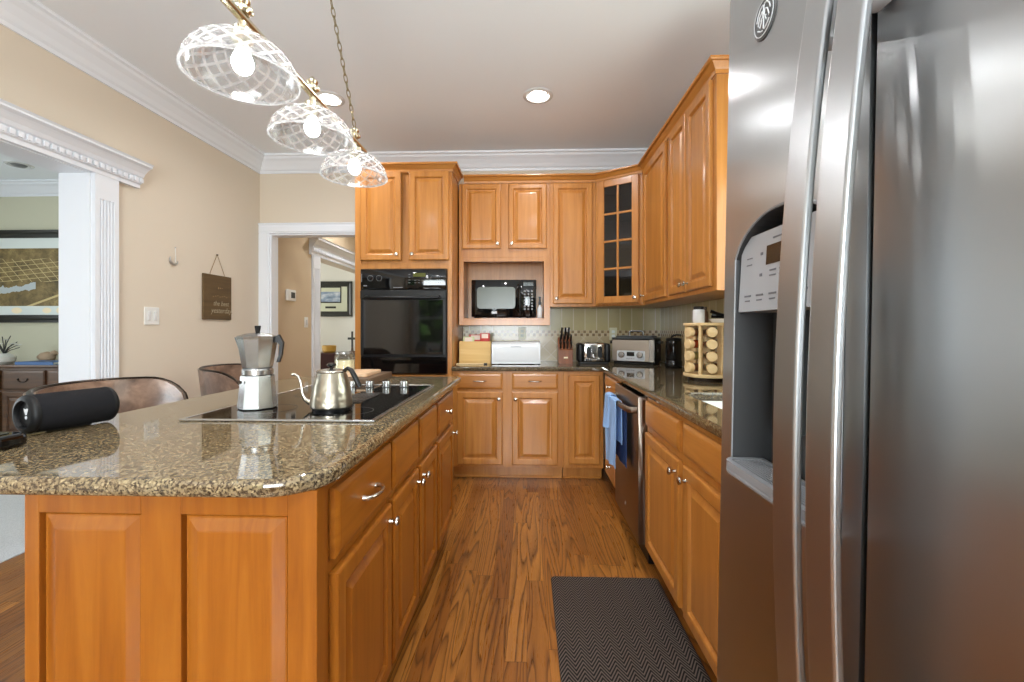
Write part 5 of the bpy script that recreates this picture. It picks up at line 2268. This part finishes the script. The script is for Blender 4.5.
mb = MB(); mb.prism(rrect(-.178, .178, -.12, .128, .03), .2055, .218, b=.005)
mb.prism(rrect(-.15, .15, -.095, .10, .03), .2178, .232, b=.008)
l_ = obj('lid', mb, 'dark_grey', t)
mb = MB(); mb.tube([(-.055, 0, .230), (-.055, 0, .262), (-.045, 0, .270), (.045, 0, .270), (.055, 0, .262), (.055, 0, .230)], .009, 8)
obj('lid_handle', mb, 'alu', l_)
for sx in (-1, 1):
    mb = MB(); mb.box(sx * .190 - .014, sx * .190 + .014, -.06, .06, .165, .190, .006, 2)
    obj('side_handle', mb, 'black', t)
mb = MB(); mb.box(.1755, .1765, -.05, -.01, .10, .125)
obj('rating_plate', mb, 'lite_grey', t, 'small pale label on the side')

# coffee grinder-like canister
t = thing('milk_frother', 'slim glossy black canister with a curved spout lever beside the spice rack', 'canister', (1.125, 3.42, WT))
t.scale = (.95, .95, 1)
mb = MB(); mb.lathe([(0, 0), (.062, 0), (.066, .006), (.066, .05), (.060, .062), (.062, .07), (.062, .205), (.058, .21), (0, .21)], 32)
obj('body', mb, 'black_gloss', t)
mb = MB(); mb.lathe([(0, .2102), (.060, .2102), (.061, .222), (.05, .230), (0, .232)], 32)
l_ = obj('lid', mb, 'black', t)
mb = MB(); mb.tube([(-.02, 0, .231), (-.01, -.01, .246), (.02, -.015, .254), (.055, -.02, .252)], [.006, .007, .007, .006], 8)
obj('lever', mb, 'black', l_)

# spice carousel
SXc, SYc = 1.055, 2.62
t = thing('spice_rack', 'round wooden spice carousel with jars lying in columns on the sink worktop', 'spice rack', (SXc, SYc, WT))
mb = MB(); mb.lathe([(0, 0), (.105, 0), (.105, .018), (.07, .022), (0, .022)], 40)
obj('turntable', mb, 'bronze', t)
mb = MB(); mb.lathe([(0, .0222), (.128, .0222), (.130, .026), (.130, .038), (.127, .041), (0, .041)], 48)
obj('bottom_plate', mb, 'pale_wood', t)
mb = MB(); mb.lathe([(0, .318), (.128, .318), (.130, .321), (.130, .331), (.127, .334), (0, .334)], 48)
obj('top_plate', mb, 'pale_wood', t)
base_a = math.radians(-100)
angs = [base_a + math.radians(60) * k for k in (-1, 0, 1)]
for k in range(6):
    a = base_a + math.radians(30) + math.radians(60) * k
    mb = MB(); mb.box(.085, .122, -.007, .007, .0412, .3178, .002, mtx=T(rz=a))
    obj('upright', mb, 'pale_wood', t)
mb = MB(); mb.lathe([(0, .0412), (.03, .0412), (.03, .3178), (0, .3178)], 20)
obj('core', mb, 'pale_wood', t)
colname = ['left column', 'middle column', 'column beside the refrigerator']
rowname = ['bottom', 'second lowest', 'second highest', 'top']
fill = ['spice_brown', 'spice_olive', 'amber', 'spice_brown']
proto = {}
for ci, a in enumerate(angs):
    for ri in range(4):
        lab = 'spice jar with pale cap, %s in the %s of the carousel' % (rowname[ri], colname[ci])
        loc = (SXc, SYc, WT + .076 + .068 * ri)
        key = fill[(ri + ci) % 4]
        if key not in proto:
            j = thing('spice_jar', lab, 'jar', loc, a, group='spice jars in the carousel')
            mb = MB(); mb.lathe([(0, 0), (.022, 0), (.024, .004), (.024, .062), (.019, .068), (0, .068)], 20, T(.040, 0, 0, ry=PI / 2))
            obj('jar_body', mb, key, j)
            mb = MB(); mb.lathe([(0, 0), (.0275, 0), (.0285, .004), (.0285, .026), (.026, .030), (0, .030)], 24, T(.1085, 0, 0, ry=PI / 2))
            obj('cap', mb, 'pale_wood', j)
            proto[key] = j
        else:
            dup(proto[key], lab, loc, a)
# on top of the carousel
TT = WT + .3345
t = thing('shaker', 'white plastic shaker with a dark cap on top of the spice carousel', 'shaker', (SXc - .065, SYc - .045, TT))
mb = MB(); mb.lathe([(0, 0), (.030, 0), (.033, .004), (.033, .070), (.030, .076), (0, .076)], 24)
obj('body', mb, 'white_gloss', t)
mb = MB(); mb.lathe([(0, .0762), (.028, .0762), (.028, .090), (.024, .094), (0, .094)], 20)
obj('cap', mb, 'black', t)
t = thing('small_bottle', 'small amber bottle with a dark cap behind the white shaker', 'bottle', (SXc - .01, SYc + .01, TT))
mb = MB(); mb.lathe([(0, 0), (.02, 0), (.021, .003), (.021, .06), (.012, .075), (0, .075)], 18)
obj('body', mb, 'spice_brown', t)
mb = MB(); mb.lathe([(0, .0752), (.013, .0752), (.013, .094), (0, .095)], 14)
obj('cap', mb, 'walnut', t)
t = thing('can_opener', 'black handled can opener lying on a white dish on the spice carousel', 'can opener', (SXc + .052, SYc - .055, TT + .0225), rz=-.3)
mb = MB(); mb.tube([(-.05, 0, .045), (-.02, 0, .032), (.03, 0, .016), (.055, 0, .012)], [.010, .010, .008, .006], 8)
mb.tube([(-.045, .012, .014), (.0, .012, .012), (.05, .012, .010)], [.008, .008, .006], 8)
obj('handles', mb, 'black', t)
mb = MB(); mb.lathe([(0, 0), (.014, 0), (.014, .006), (0, .006)], 16, T(-.03, .004, .03, rx=PI / 2))
obj('cutting_wheel', mb, 'chrome', t)
o = obj('dish', MB().lathe([(0, 0), (.040, 0), (.056, .018), (.058, .022), (.054, .022), (.038, .005), (0, .005)], 28), 'ceramic')
tag(o, 'small white dish on top of the spice carousel beside the shaker', 'dish', loc=(SXc + .05, SYc - .052, TT))


def outlet(loc, rz, label, w_=.035):
    t = thing('outlet_plate', label, 'outlet', loc, rz, group='outlet plates on the backsplash')
    mb = MB(); mb.box(-w_, w_, -.006, 0, -.057, .057, .002)
    obj('plate', mb, mat('cream_plate', (208, 206, 176), .3) if 'plate_c' not in M else 'plate_c', t)
    for z in (-.02, .02):
        mb = MB(); mb.prism(rrect(-.015, .015, z - .013, z + .013, .006, 3), 0, .0015, mtx=T(0, -.0061, 0) @ UP)
        obj('socket', mb, 'pic_white', t)


M['plate_c'] = mat('cream_plate', (208, 206, 176), .3)
outlet((-.045, YB - .0115, 1.172), 0, 'cream outlet plate on the tiles above the white bread box')
outlet((.80, YB - .0115, 1.168), 0, 'cream outlet plate on the tiles between the toaster and roaster')

# ------------------------------------------------------------------ outside, behind the camera
def hedge(x, y, w_, h_, label):
    mb = MB()
    r2 = random.Random(int(x * 10))
    for k in range(42):
        cx, cy, cz = r2.uniform(-w_, w_), r2.uniform(-.4, .4), r2.uniform(0, h_)
        rad = r2.uniform(.22, .42)
        t_ = bmesh.new()
        bmesh.ops.create_icosphere(t_, subdivisions=2, radius=rad)
        for v in t_.verts:
            v.co *= r2.uniform(.75, 1.15)
        mb.add(t_, T(cx, cy, cz))
    o = obj('hedge', mb, 'leafy')
    tag(o, label, 'hedge', loc=(x, y, .1), kind='stuff')


hedge(-2.9, -5.6, 2.4, 2.2, 'green hedge outside the rear windows')
